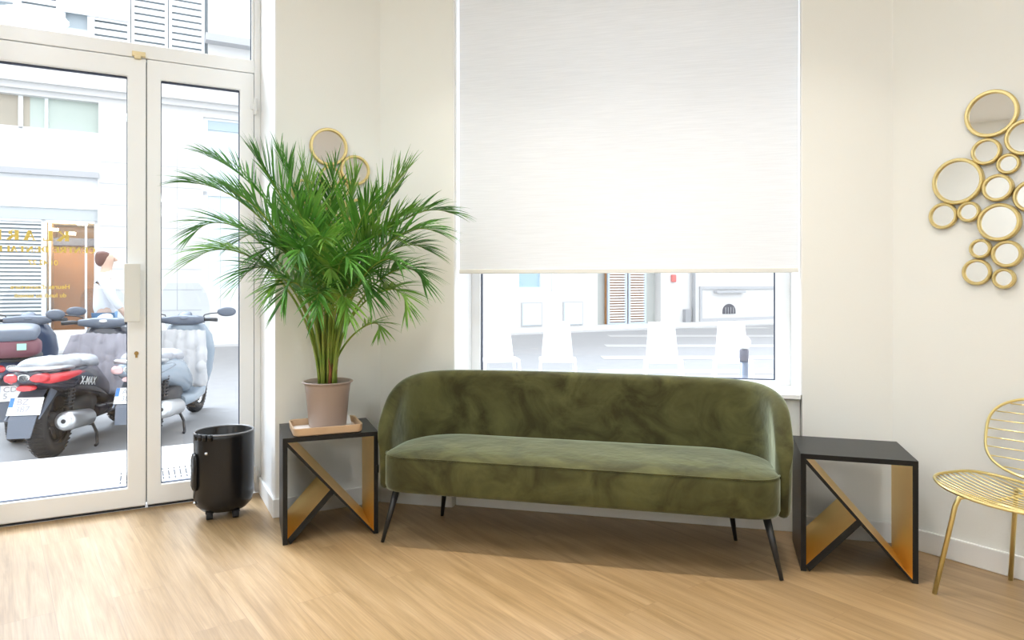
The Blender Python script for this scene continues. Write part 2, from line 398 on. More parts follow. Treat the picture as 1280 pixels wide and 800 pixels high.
# wall_middle with window opening; below the sill the niche is 4.5 cm back
bm = bmesh.new()
wall_cells(bm, W_MID, mA, mB, 0, CEIL, [(WIN0, WIN1, 0, 2.95)], .36)
struct('wall_middle', bm, M_wall)
bm = bmesh.new()
pbox(bm, W_MID, WIN0+.003, WIN1-.004, .045, .35, 0, SILL-.02)
struct('wall_under_window', bm, M_wall)
bm = bmesh.new()
pbox(bm, W_MID, WIN0, WIN1-.004, .012, .35, SILL-.022, SILL)
struct('trim_2', bm, M_white, bevel=.003)
bm = bmesh.new()      # white window reveal lining (sides)
pbox(bm, W_MID, WIN0, WIN0+.006, .003, .34, SILL, 2.95); pbox(bm, W_MID, WIN1-.006, WIN1, .003, .34, SILL, 2.95); pbox(bm, W_MID, WIN0, WIN1, .003, .34, 2.944, 2.95)
struct('trim_3', bm, M_white)
bm = bmesh.new()
wall_cells(bm, W_RIGHT, rB, rB+5.3, 0, CEIL, [], .2)
struct('wall_right', bm, M_wall)
def seg_wall(name, a, b):
    bm = bmesh.new(); d = (b-a).normalized(); n = Vector((d.y, -d.x, 0))
    c = (a+b)/2
    if n.dot(c-Vector((0.3, 0, 0))) < 0: n = -n
    hexa(bm, [a, b, b+n*.2, a+n*.2, a+Vector((0,0,CEIL)), b+Vector((0,0,CEIL)), b+n*.2+Vector((0,0,CEIL)), a+n*.2+Vector((0,0,CEIL))])
    return struct(name, bm, M_wall)
seg_wall('wall_back', Q2, Q3); seg_wall('wall_back_left', Q1, Q2); seg_wall('wall_back_right', Q3, Q4)
# baseboards, 9 cm high
BH, BT = .092, .014
def baseboard(name, pl, a0, a1, w=0.0):
    bm = bmesh.new(); pbox(bm, pl, a0, a1, w-BT, w, 0, BH)
    return struct(name, bm, M_trimw, bevel=.004)
baseboard('baseboard_left', W_LEFT, sP-.014, sA-.012)
baseboard('baseboard_middle_left', W_MID, mA+.004, WIN0)
baseboard('baseboard_niche', W_MID, WIN0+.004, WIN1-.012, .045)
baseboard('baseboard_middle_right', W_MID, WIN1, mB-.006)
baseboard('baseboard_right', W_RIGHT, rB+.004, rB+5.2)
PL_REV = Plane(NL, (-U1[0], -U1[1]), -sP)        # door reveal on the pier side: u runs outward
bm = bmesh.new(); pbox(bm, W_LEFT, sP-.014-.006, sP-.006, -.014, T-.02, 0, BH); struct('baseboard_reveal', bm, M_white, bevel=.004)

# ------------------------------------------------------------------ entrance: frame, two leaves, fanlight
DZ = 2.306     # top of the leaves
sM, sR = .018, .541
bm = bmesh.new()
pbox(bm, W_DOOR, sQ0+.006, sQ0+.08, 0, .07, 0, 3.05); pbox(bm, W_DOOR, sR+.002, sP-.006, 0, .07, 0, 3.05)
pbox(bm, W_DOOR, sQ0+.08, sR+.002, 0, .07, DZ+.004, DZ+.075); pbox(bm, W_DOOR, sQ0+.08, sR+.002, 0, .07, 2.98, 3.05)
pbox(bm, W_DOOR, sR-.012, sR+.002, .004, .06, DZ+.075, 2.98)
struct('door_frame', bm, M_pvc, bevel=.004)
def dark_edge(bm, pl, a0, a1, z0, z1, w0, w1, t=.006):
    rect_frame(bm, pl, a0, a1, z0, z1, t*.6, t*.6, t*.5, t, w0, w1)
# fanlight pane
bm = bmesh.new(); pbox(bm, W_DOOR, sQ0+.08, sR-.012, .03, .036, DZ+.075, 2.98)
fan = struct('window_2', bm, M_glass)
bm = bmesh.new(); dark_edge(bm, W_DOOR, sQ0+.08, sR-.012, DZ+.075, 2.98, .024, .042)
obj('gasket', bm, M_gasket, fan)
def leaf(name, a0, a1, stile_l, stile_r, br, tr):
    bm = bmesh.new()
    rect_frame(bm, W_DOOR, a0, a1, .012, DZ, stile_l, stile_r, br, tr, -.004, .056)
    lf = struct(name, bm, M_pvc, bevel=.006)
    bm = bmesh.new(); gl = (a0+stile_l, a1-stile_r, .012+br, DZ-tr)
    pbox(bm, W_DOOR, gl[0], gl[1], .024, .030, gl[2], gl[3])
    g = obj('glass_pane', bm, M_glass, lf)
    bm = bmesh.new(); dark_edge(bm, W_DOOR, gl[0], gl[1], gl[2], gl[3], .014, .040)
    obj('gasket', bm, M_gasket, lf)
    bm = bmesh.new(); pbox(bm, W_DOOR, a0+.004, a1-.004, .0, .05, .001, .0115)
    obj('door_seal', bm, M_rubber, lf)
    return lf
door1 = leaf('door_1', sQ0+.084, sM-.002, .09, .084, .100, .098)
door2 = leaf('door_2', sM+.002, sR-.001, .064, .072, .100, .098)
bm = bmesh.new(); pbox(bm, W_DOOR, sM-.012, sM+.012, .057, .066, .012, DZ); obj('gap_backing', bm, M_gasket, door1)  # dark strip added behind the leaf gap to block light leaking through
# pull handle plate
bm = bmesh.new(); a_, z_ = W_DOOR.hit(155.5, 402); b_, z2_ = W_DOOR.hit(175.5, 330)
pbox(bm, W_DOOR, a_, b_, -.055, -.035, z_, z2_)
obj('door_handle', bm, mat('handle_cream', (.74, .73, .68), .4), door1, bevel=.003)
bm = bmesh.new()
for zz in (z_+.05, z2_-.05): tube(bm, [W_DOOR.pt((a_+b_)/2, -.036, zz), W_DOOR.pt((a_+b_)/2, -.003, zz)], .009)
obj('handle_post', bm, M_pvc, door1)
bm = bmesh.new(); ka, kz = W_DOOR.hit(170.5, 443); tube(bm, [W_DOOR.pt(ka, -.008, kz+.006), W_DOOR.pt(ka, -.003, kz+.006)], .010, 14); pbox(bm, W_DOOR, ka-.005, ka+.005, -.008, -.003, kz-.016, kz+.004)
obj('keyhole', bm, mat('old_brass', (.45, .30, .12), .35, metal=1), door1)
bm = bmesh.new(); la, lz = W_DOOR.hit(165, 73); lb, lz2 = W_DOOR.hit(182, 66)
pbox(bm, W_DOOR, la, lb, -.018, -.001, DZ+.006, DZ+.03); pbox(bm, W_DOOR, la+.01, lb-.02, -.022, -.005, DZ-.008, DZ+.008)
latch = obj('latch_plate', bm, mat('pale_gold_latch', (.80, .66, .38), .4), door1, bevel=.002)
for py in (134, 182, 592):
    bm = bmesh.new(); ha, hz = W_DOOR.hit(318.5, py)
    tube(bm, [W_DOOR.pt(sR+.004, -.016, hz-.045), W_DOOR.pt(sR+.004, -.016, hz+.045)], .009, 12)
    pbox(bm, W_DOOR, sR-.018, sR+.022, -.014, -.001, hz-.016, hz+.016)
    obj('hinge', bm, M_pvc, door2, bevel=.002)

# gold vinyl lettering on the left leaf, read from the street (mirrored from in here)
GLY = {  # strokes (x0,y0,x1,y1,width) in a unit-high box; serif bars included
 'K': (.85, [(.17,0,.17,1,.17),(.80,1,.22,.42,.06),(.34,.52,.80,0,.16)], [(.0,.36,0),(.0,.36,1),(.58,.92,1),(.55,.98,0)]),
 'L': (.72, [(.17,0,.17,1,.17),(.17,.03,.70,.03,.06),(.68,.0,.68,.26,.05)], [(.0,.36,0),(.0,.36,1)]),
 'A': (.90, [(.14,0,.44,1,.06),(.44,1,.76,0,.17),(.24,.33,.66,.33,.06)], [(.0,.28,0),(.58,.95,0)]),
 'R': (.85, [(.17,0,.17,1,.17),(.17,.97,.55,.97,.06),(.62,.92,.62,.56,.15),(.17,.48,.55,.48,.06),(.42,.48,.78,0,.15)], [(.0,.36,0),(.0,.2,1),(.66,.92,0)]),
 'I': (.36, [(.18,0,.18,1,.17)], [(.0,.36,0),(.0,.36,1)]),
 'C': (.80, [(.14,.25,.14,.75,.16),(.14,.75,.34,.97,.10),(.34,.97,.62,.93,.06),(.68,.98,.68,.68,.05),(.14,.25,.34,.03,.10),(.34,.03,.62,.06,.06),(.62,.06,.72,.2,.05)], []),
 'E': (.74, [(.17,0,.17,1,.17),(.17,.97,.66,.97,.06),(.17,.5,.52,.5,.06),(.17,.03,.68,.03,.06),(.66,1,.66,.76,.05),(.68,0,.68,.26,.05),(.52,.62,.52,.38,.05)], [(.0,.2,0),(.0,.2,1)]),
 'N': (.88, [(.14,0,.14,1,.06),(.14,1,.76,0,.17),(.76,0,.76,1,.06)], [(.0,.28,0),(.0,.2,1),(.64,.9,1)]),
 'T': (.80, [(.40,0,.40,1,.17),(.04,.97,.76,.97,.06),(.04,1,.04,.74,.05),(.76,1,.76,.74,.05)], [(.22,.58,0)]),
 'D': (.86, [(.17,0,.17,1,.17),(.17,.97,.48,.97,.06),(.17,.03,.48,.03,.06),(.48,.97,.68,.74,.10),(.70,.76,.70,.24,.16),(.68,.26,.48,.03,.10)], [(.0,.2,0),(.0,.2,1)]),
}
def lettering(name, text, px, py_base, height, pitch, parent, space=.5):
    bm = bmesh.new(); a, z = W_DOOR.hit(px, py_base, .022); x = 0
    def q(gx, gy): return W_DOOR.pt(a-gx*height, .0225, z+gy*height)
    def stroke(x0, y0, x1, y1, w):
        d = Vector((x1-x0, y1-y0)); d = d.normalized() if d.length else Vector((1, 0)); s_ = Vector((-d.y, d.x))*w/2
        f = lambda gx, gy, dw: W_DOOR.pt(a-gx*height*1.18, .0235-dw, z+gy*height)
        P = [(x0-s_.x, y0-s_.y), (x1-s_.x, y1-s_.y), (x1+s_.x, y1+s_.y), (x0+s_.x, y0+s_.y)]
        hexa(bm, [f(px_, py_, 0) for px_, py_ in P]+[f(px_, py_, .0008) for px_, py_ in P])
    for ch in text:
        if ch == ' ': x += pitch*space; continue
        w, st, se = GLY[ch]
        for (x0, y0, x1, y1, ww) in st: stroke(x+x0, y0, x+x1, y1, ww*1.75)
        for (x0, x1, y) in se: yy = .02 if y == 0 else .98; stroke(x+x0, yy, x+x1, yy, .07)
        x += pitch if pitch else w+.14
    return obj(name, bm, M_gold, parent)
lettering('glass_lettering', 'KLARI', 86.5, 301.4, .047, 1.22, door1)
lettering('glass_lettering', 'CENTRE DENTAIRE', 119, 316.5, .028, .92, door1, .45)
def small_text(body, px, py, size):
    a, z = W_DOOR.hit(px, py, .022); p = W_DOOR.pt(a, .023, z); X = -W_DOOR.u; Yv = Vector((0, 0, 1)); Zv = X.cross(Yv)
    Mx = Matrix((X, Yv, Zv)).transposed().to_4x4(); Mx.translation = p
    return text_mesh('glass_lettering', body, size, M_gold, door1, XF[door1.name].inverted() @ Mx, .0003, .0007)
small_text("01 42 27", 72.5, 331.5, .034)
small_text("Heures d'ouverture", 87.5, 361, .030)
small_text("du lundi au samedi", 83, 371.5, .028)

# ------------------------------------------------------------------ window with roller blind
g0, g1 = WIN0+.006, WIN1-.006
fa0 = W_MID.hit(602, 400, REV)[0]; fa1 = W_MID.hit(968.5, 400, REV)[0]
bm = bmesh.new(); rect_frame(bm, W_MID, g0, g1, SILL, 2.944, fa0-g0, g1-fa1, .022, .06, REV-.03, REV+.03)
win = struct('window_1', bm, M_pvc, bevel=.004)
bm = bmesh.new(); pbox(bm, W_MID, fa0, fa1, REV, REV+.006, SILL+.022, 2.884); obj('glass_pane', bm, M_glass, win)
bm = bmesh.new(); dark_edge(bm, W_MID, fa0, fa1, SILL+.022, 2.884, REV-.012, REV+.014, .007); obj('gasket', bm, M_gasket, win)
BW = .045
b0 = W_MID.hit(574.5, 340, BW)[0]; b1 = W_MID.hit(998, 340, BW)[0]
bt = thing('roller_blind', 'white woven roller blind pulled two thirds down over the window', 'blind', W_MID.pt((b0+b1)/2, BW, 1.2))
bm = bmesh.new(); nz = 24
V = [[bm.verts.new(W_MID.pt(a, BW+ww, 1.222+(2.90-1.222)*j/nz)) for j in range(nz+1)] for a, ww in ((b0, 0), (b1, 0))]
V2 = [[bm.verts.new(W_MID.pt(a, BW+.0012, 1.222+(2.90-1.222)*j/nz)) for j in range(nz+1)] for a in (b0, b1)]
for j in range(nz): bm.faces.new((V[0][j], V[1][j], V[1][j+1], V[0][j+1]))
bmesh.ops.delete(bm, geom=[v for L_ in V2 for v in L_], context='VERTS')
obj('blind_fabric', bm, M_blind, bt)
bm = bmesh.new(); pbox(bm, W_MID, b0, b1, BW-.008, BW+.008, 1.203, 1.226); obj('bottom_bar', bm, mat('bar_ivory', (.78, .77, .72), .5), bt, bevel=.003)
bm = bmesh.new(); tube(bm, [W_MID.pt(b0-.008, BW, 2.90), W_MID.pt(b1+.008, BW, 2.90)], .024, 20); obj('roller_tube', bm, M_white, bt)
bm = bmesh.new(); ca, cz = W_MID.hit(570.5, 349.5, BW); tube(bm, [W_MID.pt(ca, BW, cz+.012), W_MID.pt(ca, BW, cz)], .004, 8); tube(bm, [W_MID.pt(ca, BW, cz+.01), W_MID.pt(ca, BW, 2.88)], .0012, 6)
obj('pull_cord', bm, mat('cord_grey', (.6, .6, .62), .5), bt)

# ------------------------------------------------------------------ sofa
S_C = -.449                                    # centre along the middle wall
def SP(a, w, z): return W_MID.pt(S_C+a, -w, z)  # a along the wall, w out from the wall
sofa = thing('sofa', 'olive green velvet three-seat sofa with curved tub back on black tapered legs', 'sofa', SP(0, .3, 0), math.atan2(-.2361, .9717))
HWS, CR, TH = .897, .30, .075
# outer U path: (a, w) from left arm front round the back to right arm front
def u_path(off, nfine=10, front=.495):
    h = HWS-off; w0 = .03+off; r = CR-off*.8
    pts = []
    n1 = 9
    for i in range(n1): pts.append((-h, front+(w0+r-front)*i/n1))
    for i in range(nfine+1):
        t = PI+PI/2*i/nfine; pts.append((-h+r+r*math.cos(t), w0+r+r*math.sin(t)))
    nb = 14
    for i in range(1, nb): pts.append((-h+r+(2*h-2*r)*i/nb, w0))
    for i in range(nfine+1):
        t = 1.5*PI+PI/2*i/nfine; pts.append((h-r+r*math.cos(t), w0+r+r*math.sin(t)))
    for i in range(1, n1+1): pts.append((h, w0+r+(front-w0-r)*i/n1))
    return pts
ctr = u_path(TH/2)
def top_h(a, w):
    x = max(0, (w-.08)/(.52-.08)); x = min(1, x)
    base = .725-.012*(abs(a)/HWS)**2
    return .30+(base-.30)*(1-x**2.3)**.52
def shell_mesh(i0=0, i1=None, grow=0.0):
    bm = bmesh.new(); pts = ctr; N = len(pts); rings = []
    zb = .222
    for i, (a, w) in enumerate(pts):
        p0 = pts[max(i-1, 0)]; p1 = pts[min(i+1, N-1)]
        d = Vector((p1[0]-p0[0], p1[1]-p0[1])).normalized(); nrm = Vector((d.y, -d.x))   # outward / inward
        if nrm.dot(Vector((a, w-.35))) < 0: nrm = -nrm
        H = top_h(a, w); q = min(i, N-1-i)
        th = TH/2*(.55+.45*min(1, q/2.0))
        ring = []; K = 8
        lean = .030
        zz = [zb, zb+.03]+[zb+.03+(H-th-zb-.03)*k/5 for k in range(1, 6)]
        for z in zz:
            f = (z-zb)/(.72-zb); ring.append((th-.018*(1-f)+lean*0, z))
        for k in range(1, K): t = PI*k/K; ring.append((th*math.cos(t), H-th+th*math.sin(t)*1.0))
        for z in reversed(zz):
            f = (z-zb)/(.72-zb); ring.append((-th-.0*(1-f), z))
        rings.append([bm.verts.new(SP(a+nrm.x*o, w+nrm.y*o, z)) for o, z in ring])
    m = len(rings[0])
    for A_, B_ in zip(rings, rings[1:]):
        for k in range(m): f = bm.faces.new((A_[k], A_[(k+1) % m], B_[(k+1) % m], B_[k])); f.smooth = True
    bm.faces.new(rings[0][::-1]); bm.faces.new(rings[-1])
    return bm
sh = obj('backrest_shell', shell_mesh(), M_velvet, sofa, smooth=True, sub=1)
# stitched seams down the inside of the back where the arms begin, and a piping line
for sx in (-1, 1):
    a, w = sx*.665, .03+TH+.004
    bm = bmesh.new(); pts = []
    for k in range(12):
        z = .44+(.70-.44)*k/11; pts.append(SP(sx*(.672-.0*k/11), .03+TH+.0085, z))
    tube(bm, pts, .0022, 6); obj('seam', bm, mat('velvet_seam', (.07, .075, .03), .9), sofa)
# seat: crowned top, rounded front corners, follows the shell at the back
def seat_outline(inset):
    h = .838-inset; fr = .582-inset; r = .11; pts = []
    for k in range(9): t = PI/2*k/8; pts.append((h-r+r*math.cos(PI/2-t) if False else h-r+r*math.sin(t), fr-r+r*math.cos(t)))
    pts.append((h, .36)); rb = .24
    for k in range(9): t = PI/2*k/8; pts.append((h-rb+rb*math.cos(t), .09+inset+rb-rb*math.sin(t)))
    left = [(-a, w) for a, w in reversed(pts)]
    front = [(-.5, fr), (-.25, fr), (0, fr), (.25, fr), (.5, fr)]
    return pts+[(.4, .09+inset), (0, .09+inset), (-.4, .09+inset)]+left+front
def seat_mesh():
    bm = bmesh.new(); rings = []
    for inset, z in [(.02, .236), (.004, .242), (0, .256), (0, .30), (0, .345), (0, .378), (.004, .392), (.012, .398), (.05, .409), (.12, .417), (.20, .421)]:
        o = seat_outline(0)
        if inset > .02:
            o = [(a*(1-inset/.815), .33+(w-.33)*(1-inset/.25*.8)) for a, w in o]
        else: o = seat_outline(inset)
        rings.append([bm.verts.new(SP(a, w, z)) for a, w in o])
    for A_, B_ in zip(rings, rings[1:]):
        m = len(A_)
        for k in range(m): f = bm.faces.new((A_[k], A_[(k+1) % m], B_[(k+1) % m], B_[k])); f.smooth = True
    bm.faces.new(rings[0][::-1]); bm.faces.new(rings[-1]); return bm
seat = obj('seat', seat_mesh(), M_velvet, sofa, smooth=True)
bm = bmesh.new(); o = [p for p in seat_outline(.002)]
tube(bm, [SP(a, w, .3935) for a, w in o], .0032, 8, closed=True)
obj('piping', bm, M_velvet, seat, smooth=True)
for a0, w0, a1, w1 in ((-.782, .49, -.836, .532), (.782, .49, .836, .532), (-.66, .17, -.695, .137), (.66, .17, .695, .137)):
    bm = bmesh.new(); tube(bm, [SP(a0, w0, .24), SP(a1, w1, 0)], [.0165, .008], 16); obj('leg', bm, M_blackmetal, sofa, smooth=True)
bm = bmesh.new(); pbox(bm, W_MID, S_C-.898, S_C-.891, -.47, -.45, .285, .32); obj('care_tag', bm, M_black, sofa)

# ------------------------------------------------------------------ Z side tables
def side_table(fl, ang, label):
    t = thing('side_table', label, 'side table', (fl[0], fl[1], 0), ang, 'black and brass side tables beside the sofa')
    W_, D_, H_, th = .418, .347, .470, .020
    def panel(name, quad):   # quad: 4 (x,z) corners, first edge = gold side first
        bm = bmesh.new()
        A = [bm.verts.new((x, 0, z)) for x, z in quad]; B = [bm.verts.new((x, D_, z)) for x, z in quad]
        bm.faces.new(A).material_index = 0; bm.faces.new(B[::-1]).material_index = 0
        for i in range(4): bm.faces.new((A[i], B[i], B[(i+1) % 4], A[(i+1) % 4])).material_index = G[i]
        return obj(name, bm, [M_black, M_brass], t, local=True)
    G = [0, 0, 1, 0]; panel('top_panel', [(0, H_), (W_, H_), (W_, H_-th), (0, H_-th)][::1])
    G = [0, 0, 1, 0]; panel('side_panel', [(0, H_-th), (0, 0), (th, 0), (th, H_-th)][::1])
    G = [0, 0, 1, 0]; panel('side_panel', [(W_, 0), (W_, H_-th), (W_-th, H_-th), (W_-th, 0)])
    # long diagonal, top left to bottom right, and short brace from bottom left to its middle
    x0, z0, x1, z1 = th, H_-th, W_-th, 0
    d = Vector((x1-x0, z1-z0)).normalized(); q = Vector((-d.y, d.x))*th
    G = [1, 0, 1, 0]
    panel('diagonal_panel', [(x0, z0), (x1, z1+q.y*1.05), (x1, 0), (x0, z0-q.y*1.55)][::1])
    m = Vector(((x0+x1)/2, (z0+z1)/2-.008)); e = (m-Vector((th, 0))).normalized(); qq = Vector((-e.y, e.x))*th
    G = [1, 0, 1, 0]
    panel('brace_panel', [(th, qq.x*-1.2 if False else th*1.3), (m.x-.004, m.y+.010), (m.x+.012, m.y-.010), (th+.012, 0)])
    return t
flL = floor_at(356.5, 682.5); frL = floor_at(475.5, 667); angL = math.atan2(frL.y-flL.y, frL.x-flL.x)
flR = floor_at(1001, 713.5); frR = floor_at(1155.5, 731.5); angR = math.atan2(frR.y-flR.y, frR.x-flR.x)
side_table(flL+Vector((-.012, .004, 0)), angL, 'black side table with brass inner faces, holding the palm, left of the sofa')
side_table(flR, angR+.01, 'empty black side table with brass inner faces, right of the sofa beside the wire chair')
TZ = .470

# ------------------------------------------------------------------ tray and palm
POT = Vector((-.874, 3.262, TZ))
tr_c = (ray(366, 536, 1)+ray(455, 529, 1))/2
cs = [floor_at(366, 537, TZ+.036), floor_at(455, 530, TZ+.036), floor_at(441, 519.5, TZ+.036), floor_at(363, 524, TZ+.036)]
tc_ = sum(cs, Vector())/4
trang = math.atan2(cs[1].y-cs[0].y, cs[1].x-cs[0].x)
tray = thing('tray', 'pale wooden tray with a raised rim under the palm pot', 'tray', (tc_.x, tc_.y, TZ+.0005), trang)
def rrect(hw, hd, r, n=6):
    P = []
    for cx, cy, a in ((hw-r, hd-r, 0), (-hw+r, hd-r, PI/2), (-hw+r, -hd+r, PI), (hw-r, -hd+r, 1.5*PI)):
        for k in range(n+1): t = a+PI/2*k/n; P.append((cx+r*math.cos(t), cy+r*math.sin(t)))
    return P
bm = bmesh.new(); rings = []
for ins, z in ((.004, 0), (0, .004), (-.003, .034), (-.001, .037), (.004, .034), (.007, .0075), (.010, .0065)):
    rings.append([bm.verts.new((x, y, z)) for x, y in rrect(.152-ins, .118-ins, .028-ins*.5)])
for A_, B_ in zip(rings, rings[1:]):
    m = len(A_)
    for k in range(m): bm.faces.new((A_[k], A_[(k+1) % m], B_[(k+1) % m], B_[k]))
bm.faces.new(rings[0][::-1]); bm.faces.new(rings[-1])
obj('tray_body', bm, M_traywood, tray, local=True)
bm = bmesh.new(); prism(bm, rrect(.140, .106, .02), lambda a, b: Vector((a, b, .0066)), lambda a, b: Vector((a, b, .0082))); obj('tray_liner', bm, mat('liner_pale', (.80, .72, .66), .35), tray, local=True)
bm = bmesh.new(); loft(bm, [(-.018, 0, .0, .003, .004), (-.012, 0, .0, .005, .012), (.012, 0, .0, .006, .013), (.018, 0, 0, .003, .006)], M=Matrix.Translation((.118, .085, .027)))
tagm = thing('note_card', 'small white folded paper lying in the back corner of the tray', 'paper', Matrix.Translation((tc_.x, tc_.y, TZ)) @ Matrix.Rotation(trang, 4, 'Z') @ Vector((.112, .075, .009)), trang)
bm.free(); bm = bmesh.new()
hexa(bm, [Vector(p) for p in ((-.018,-.014,0), (.018,-.014,0), (.016,-.004,0), (-.016,-.004,0), (-.014,.006,.036), (.012,.006,.038), (.012,.010,.037), (-.014,.010,.035))])
obj('folded_paper', bm, M_white, tagm, local=True)

palm = thing('potted_palm', 'tall green areca palm in a taupe plastic pot on the left side table', 'potted plant', POT+Vector((0, 0, .0088)))
bm = bmesh.new(); pz = .0
prof = [(.001, 0), (.080, 0), (.086, .004), (.100, .160), (.1015, .162), (.104, .190), (.108, .2055), (.1165, .207), (.1175, .211), (.114, .214), (.103, .211), (.098, .185), (.001, .184)]
lathe(bm, prof, n=56); pot = obj('pot', bm, M_pot, palm, local=True)
bm = bmesh.new(); lathe(bm, [(.001, .190), (.05, .1935), (.085, .191), (.098, .188), (.098, .184), (.001, .184)], n=40); obj('soil', bm, M_soil, palm, local=True)
base = POT+Vector((0, 0, .195))
def clampw(p):
    p = p.copy()
    sx = W_LEFT.u.dot(p)
    if sx > sP-.03:
        k = W_LEFT.n.dot(p)-3.515
        if k > 0: p -= W_LEFT.n*k
    else:
        k = W_LEFT.n.dot(p)-3.93
        if k > 0: p -= W_LEFT.n*k
    k = W_MID.n.dot(p)-3.35
    if k > 0: p -= W_MID.n*k
    return p
def bez(P, t):
    a, b, c, d = P; u = 1-t; return a*u**3+b*3*u*u*t+c*3*u*t*t+d*t**3
def bezd(P, t):
    a, b, c, d = P; u = 1-t; return ((b-a)*3*u*u+(c-b)*6*u*t+(d-c)*3*t*t).normalized()
def frond(tip, mid, dy, t0=.42, nl=24, L=.20, m=None, lw=.0040, droop=.20, dym=None, spread=1.0):
    """mid, tip: where the frond peaks and ends, dy: how far its tip comes forward of the pot"""
    r = rnd
    th = r.uniform(0, 2*PI); rr = r.uniform(.008, .042)
    dirx = 1 if tip[0] > 409 else -1
    b = base+Vector((dirx*abs(math.cos(th))*rr+(tip[0]-409)*.00010, math.sin(th)*rr, 0))
    T_ = ray(tip[0], tip[1], POT.y+dy); dm = dy*.55 if dym is None else dym; Mx = ray(mid[0], mid[1], POT.y+dm)
    # cubic through base, steep start, passing near mid
    c1 = b+Vector(((Mx.x-b.x)*.07, (Mx.y-b.y)*.1, (Mx.z-b.z)*.72)); c2 = Mx+(Mx-c1)*.30
    P = (b, c1, c2, T_)
    bm = bmesh.new(); ns = 22
    pts = [clampw(bez(P, k/ns)) for k in range(ns+1)]
    tube(bm, pts, [.0055*(1-k/ns)**.7+.0011 for k in range(ns+1)], 6)
    st = bm
    bl = bmesh.new()
    nl = int(nl*1.35)
    for k in range(nl):
        f = k/(nl-1); t = t0-.05+(1.05-t0)*f**.95
        for side in (-1, 1):
            if r.random() < .04: continue
            p = bez(P, min(t+side*.008, 1)); d = bezd(P, min(t, .999)); s_ = d.cross(Vector((0, 0, 1)))
            s_ = s_.normalized() if s_.length > .05 else Vector((1, 0, 0)); up = s_.cross(d)
            ang = math.radians((52-34*f)*spread+r.uniform(-7, 7))
            dirn = (d*math.cos(ang)+s_*side*math.sin(ang)*.9+up*r.uniform(.10, .38)).normalized()
            ln = L*1.22*(.45+.75*math.sin(PI*(.16+.72*f)))*r.uniform(.82, 1.12); w = lw*(.8+.4*math.sin(PI*f))*r.uniform(.85, 1.15)
            ws = dirn.cross(up).normalized() if dirn.cross(up).length > .1 else s_
            ws = (ws+up*r.uniform(-.5, .5)).normalized()
            rows = []; K = 6
            for q in range(K+1):
                x = q/K; wd = w*(.35+1.0*math.sin(PI*min(1, x*.85+.14)))*(1-x**4*.9)
                if q == K: wd = .0004
                c = p+dirn*ln*x+Vector((0, 0, -1))*ln*droop*x**2.2*(.6+.8*(1-abs(dirn.z)))
                c = clampw(c)
                nn = ws.cross(dirn).normalized()
                rows.append([bl.verts.new(c-ws*wd), bl.verts.new(c-nn*wd*.35), bl.verts.new(c+ws*wd)])
            for q in range(K):
                for z in (0, 1):
                    F = bl.faces.new((rows[q][z], rows[q][z+1], rows[q+1][z+1], rows[q+1][z])); F.smooth = True
    fr = obj('frond', bl, m or M_leafA, palm); obj('stem', st, M_stem, fr, smooth=True)
A_, Bm = M_leafA, M_leafB
FR = [ # tip, mid(peak), dy, t0, nl, L, mat
 ((256, 194), (335, 232), .10, .45, 24, .17, A_), ((240, 229), (325, 250), -.12, .45, 24, .17, A_),
 ((243, 292), (305, 262), .02, .42, 22, .15, A_), ((246, 322), (318, 300), -.25, .48, 18, .16, Bm),
 ((300, 352), (345, 315), -.22, .45, 18, .13, A_), ((340, 366), (370, 330), -.25, .5, 16, .12, Bm),
 ((322, 200), (365, 262), -.20, .45, 24, .17, A_), ((350, 194), (380, 262), .05, .42, 24, .16, A_),
 ((378, 205), (395, 280), -.10, .40, 22, .15, Bm), ((420, 208), (408, 275), .08, .42, 22, .15, A_),
 ((446, 222), (425, 285), -.05, .42, 22, .15, Bm), ((506, 216), (462, 272), -.08, .42, 26, .17, Bm),
 ((498, 238), (455, 290), .04, .42, 24, .15, A_), ((562, 266), (490, 262), .0, .45, 26, .14, A_),
 ((545, 290), (482, 284), -.18, .45, 24, .15, A_), ((532, 312), (478, 300), .05, .45, 22, .14, A_),
 ((528, 352), (492, 318), -.20, .45, 22, .13, A_), ((508, 384), (482, 340), -.25, .5, 20, .12, Bm),
 ((498, 330), (462, 318), -.30, .45, 20, .13, A_), ((474, 412), (464, 395), -.10, .62, 10, .09, Bm),
 ((372, 322), (382, 300), -.32, .42, 20, .14, A_), ((440, 335), (424, 305), -.34, .42, 20, .14, A_),
 ((405, 300), (402, 300), -.30, .42, 20, .14, Bm), ((290, 240), (345, 272), -.28, .45, 22, .16, A_),
 ((392, 236), (400, 290), .0, .40, 22, .14, A_), ((465, 252), (436, 300), -.22, .42, 22, .15, A_),
 ((355, 280), (375, 290), .04, .42, 20, .14, A_), ((345, 330), (365, 300), -.1, .42, 20, .15, A_),
 ((476, 352), (455, 325), .0, .45, 20, .14, A_), ((415, 345), (412, 322), -.2, .4, 18, .12, Bm),
 ((510, 268), (465, 290), -.1, .42, 24, .15, Bm), ((300, 300), (350, 285), -.05, .42, 22, .15, A_),
 ((352, 378), (372, 330), -.30, .45, 18, .13, A_), ((396, 392), (400, 340), -.34, .42, 18, .12, A_), ((436, 398), (424, 345), -.28, .45, 18, .12, Bm),
 ((462, 372), (440, 322), -.20, .42, 20, .14, A_), ((330, 318), (362, 296), -.15, .42, 22, .15, A_), ((488, 296), (448, 292), -.12, .42, 22, .15, Bm), ((372, 262), (390, 300), -.25, .40, 22, .15, A_),
]
for f_ in FR: frond(*f_)
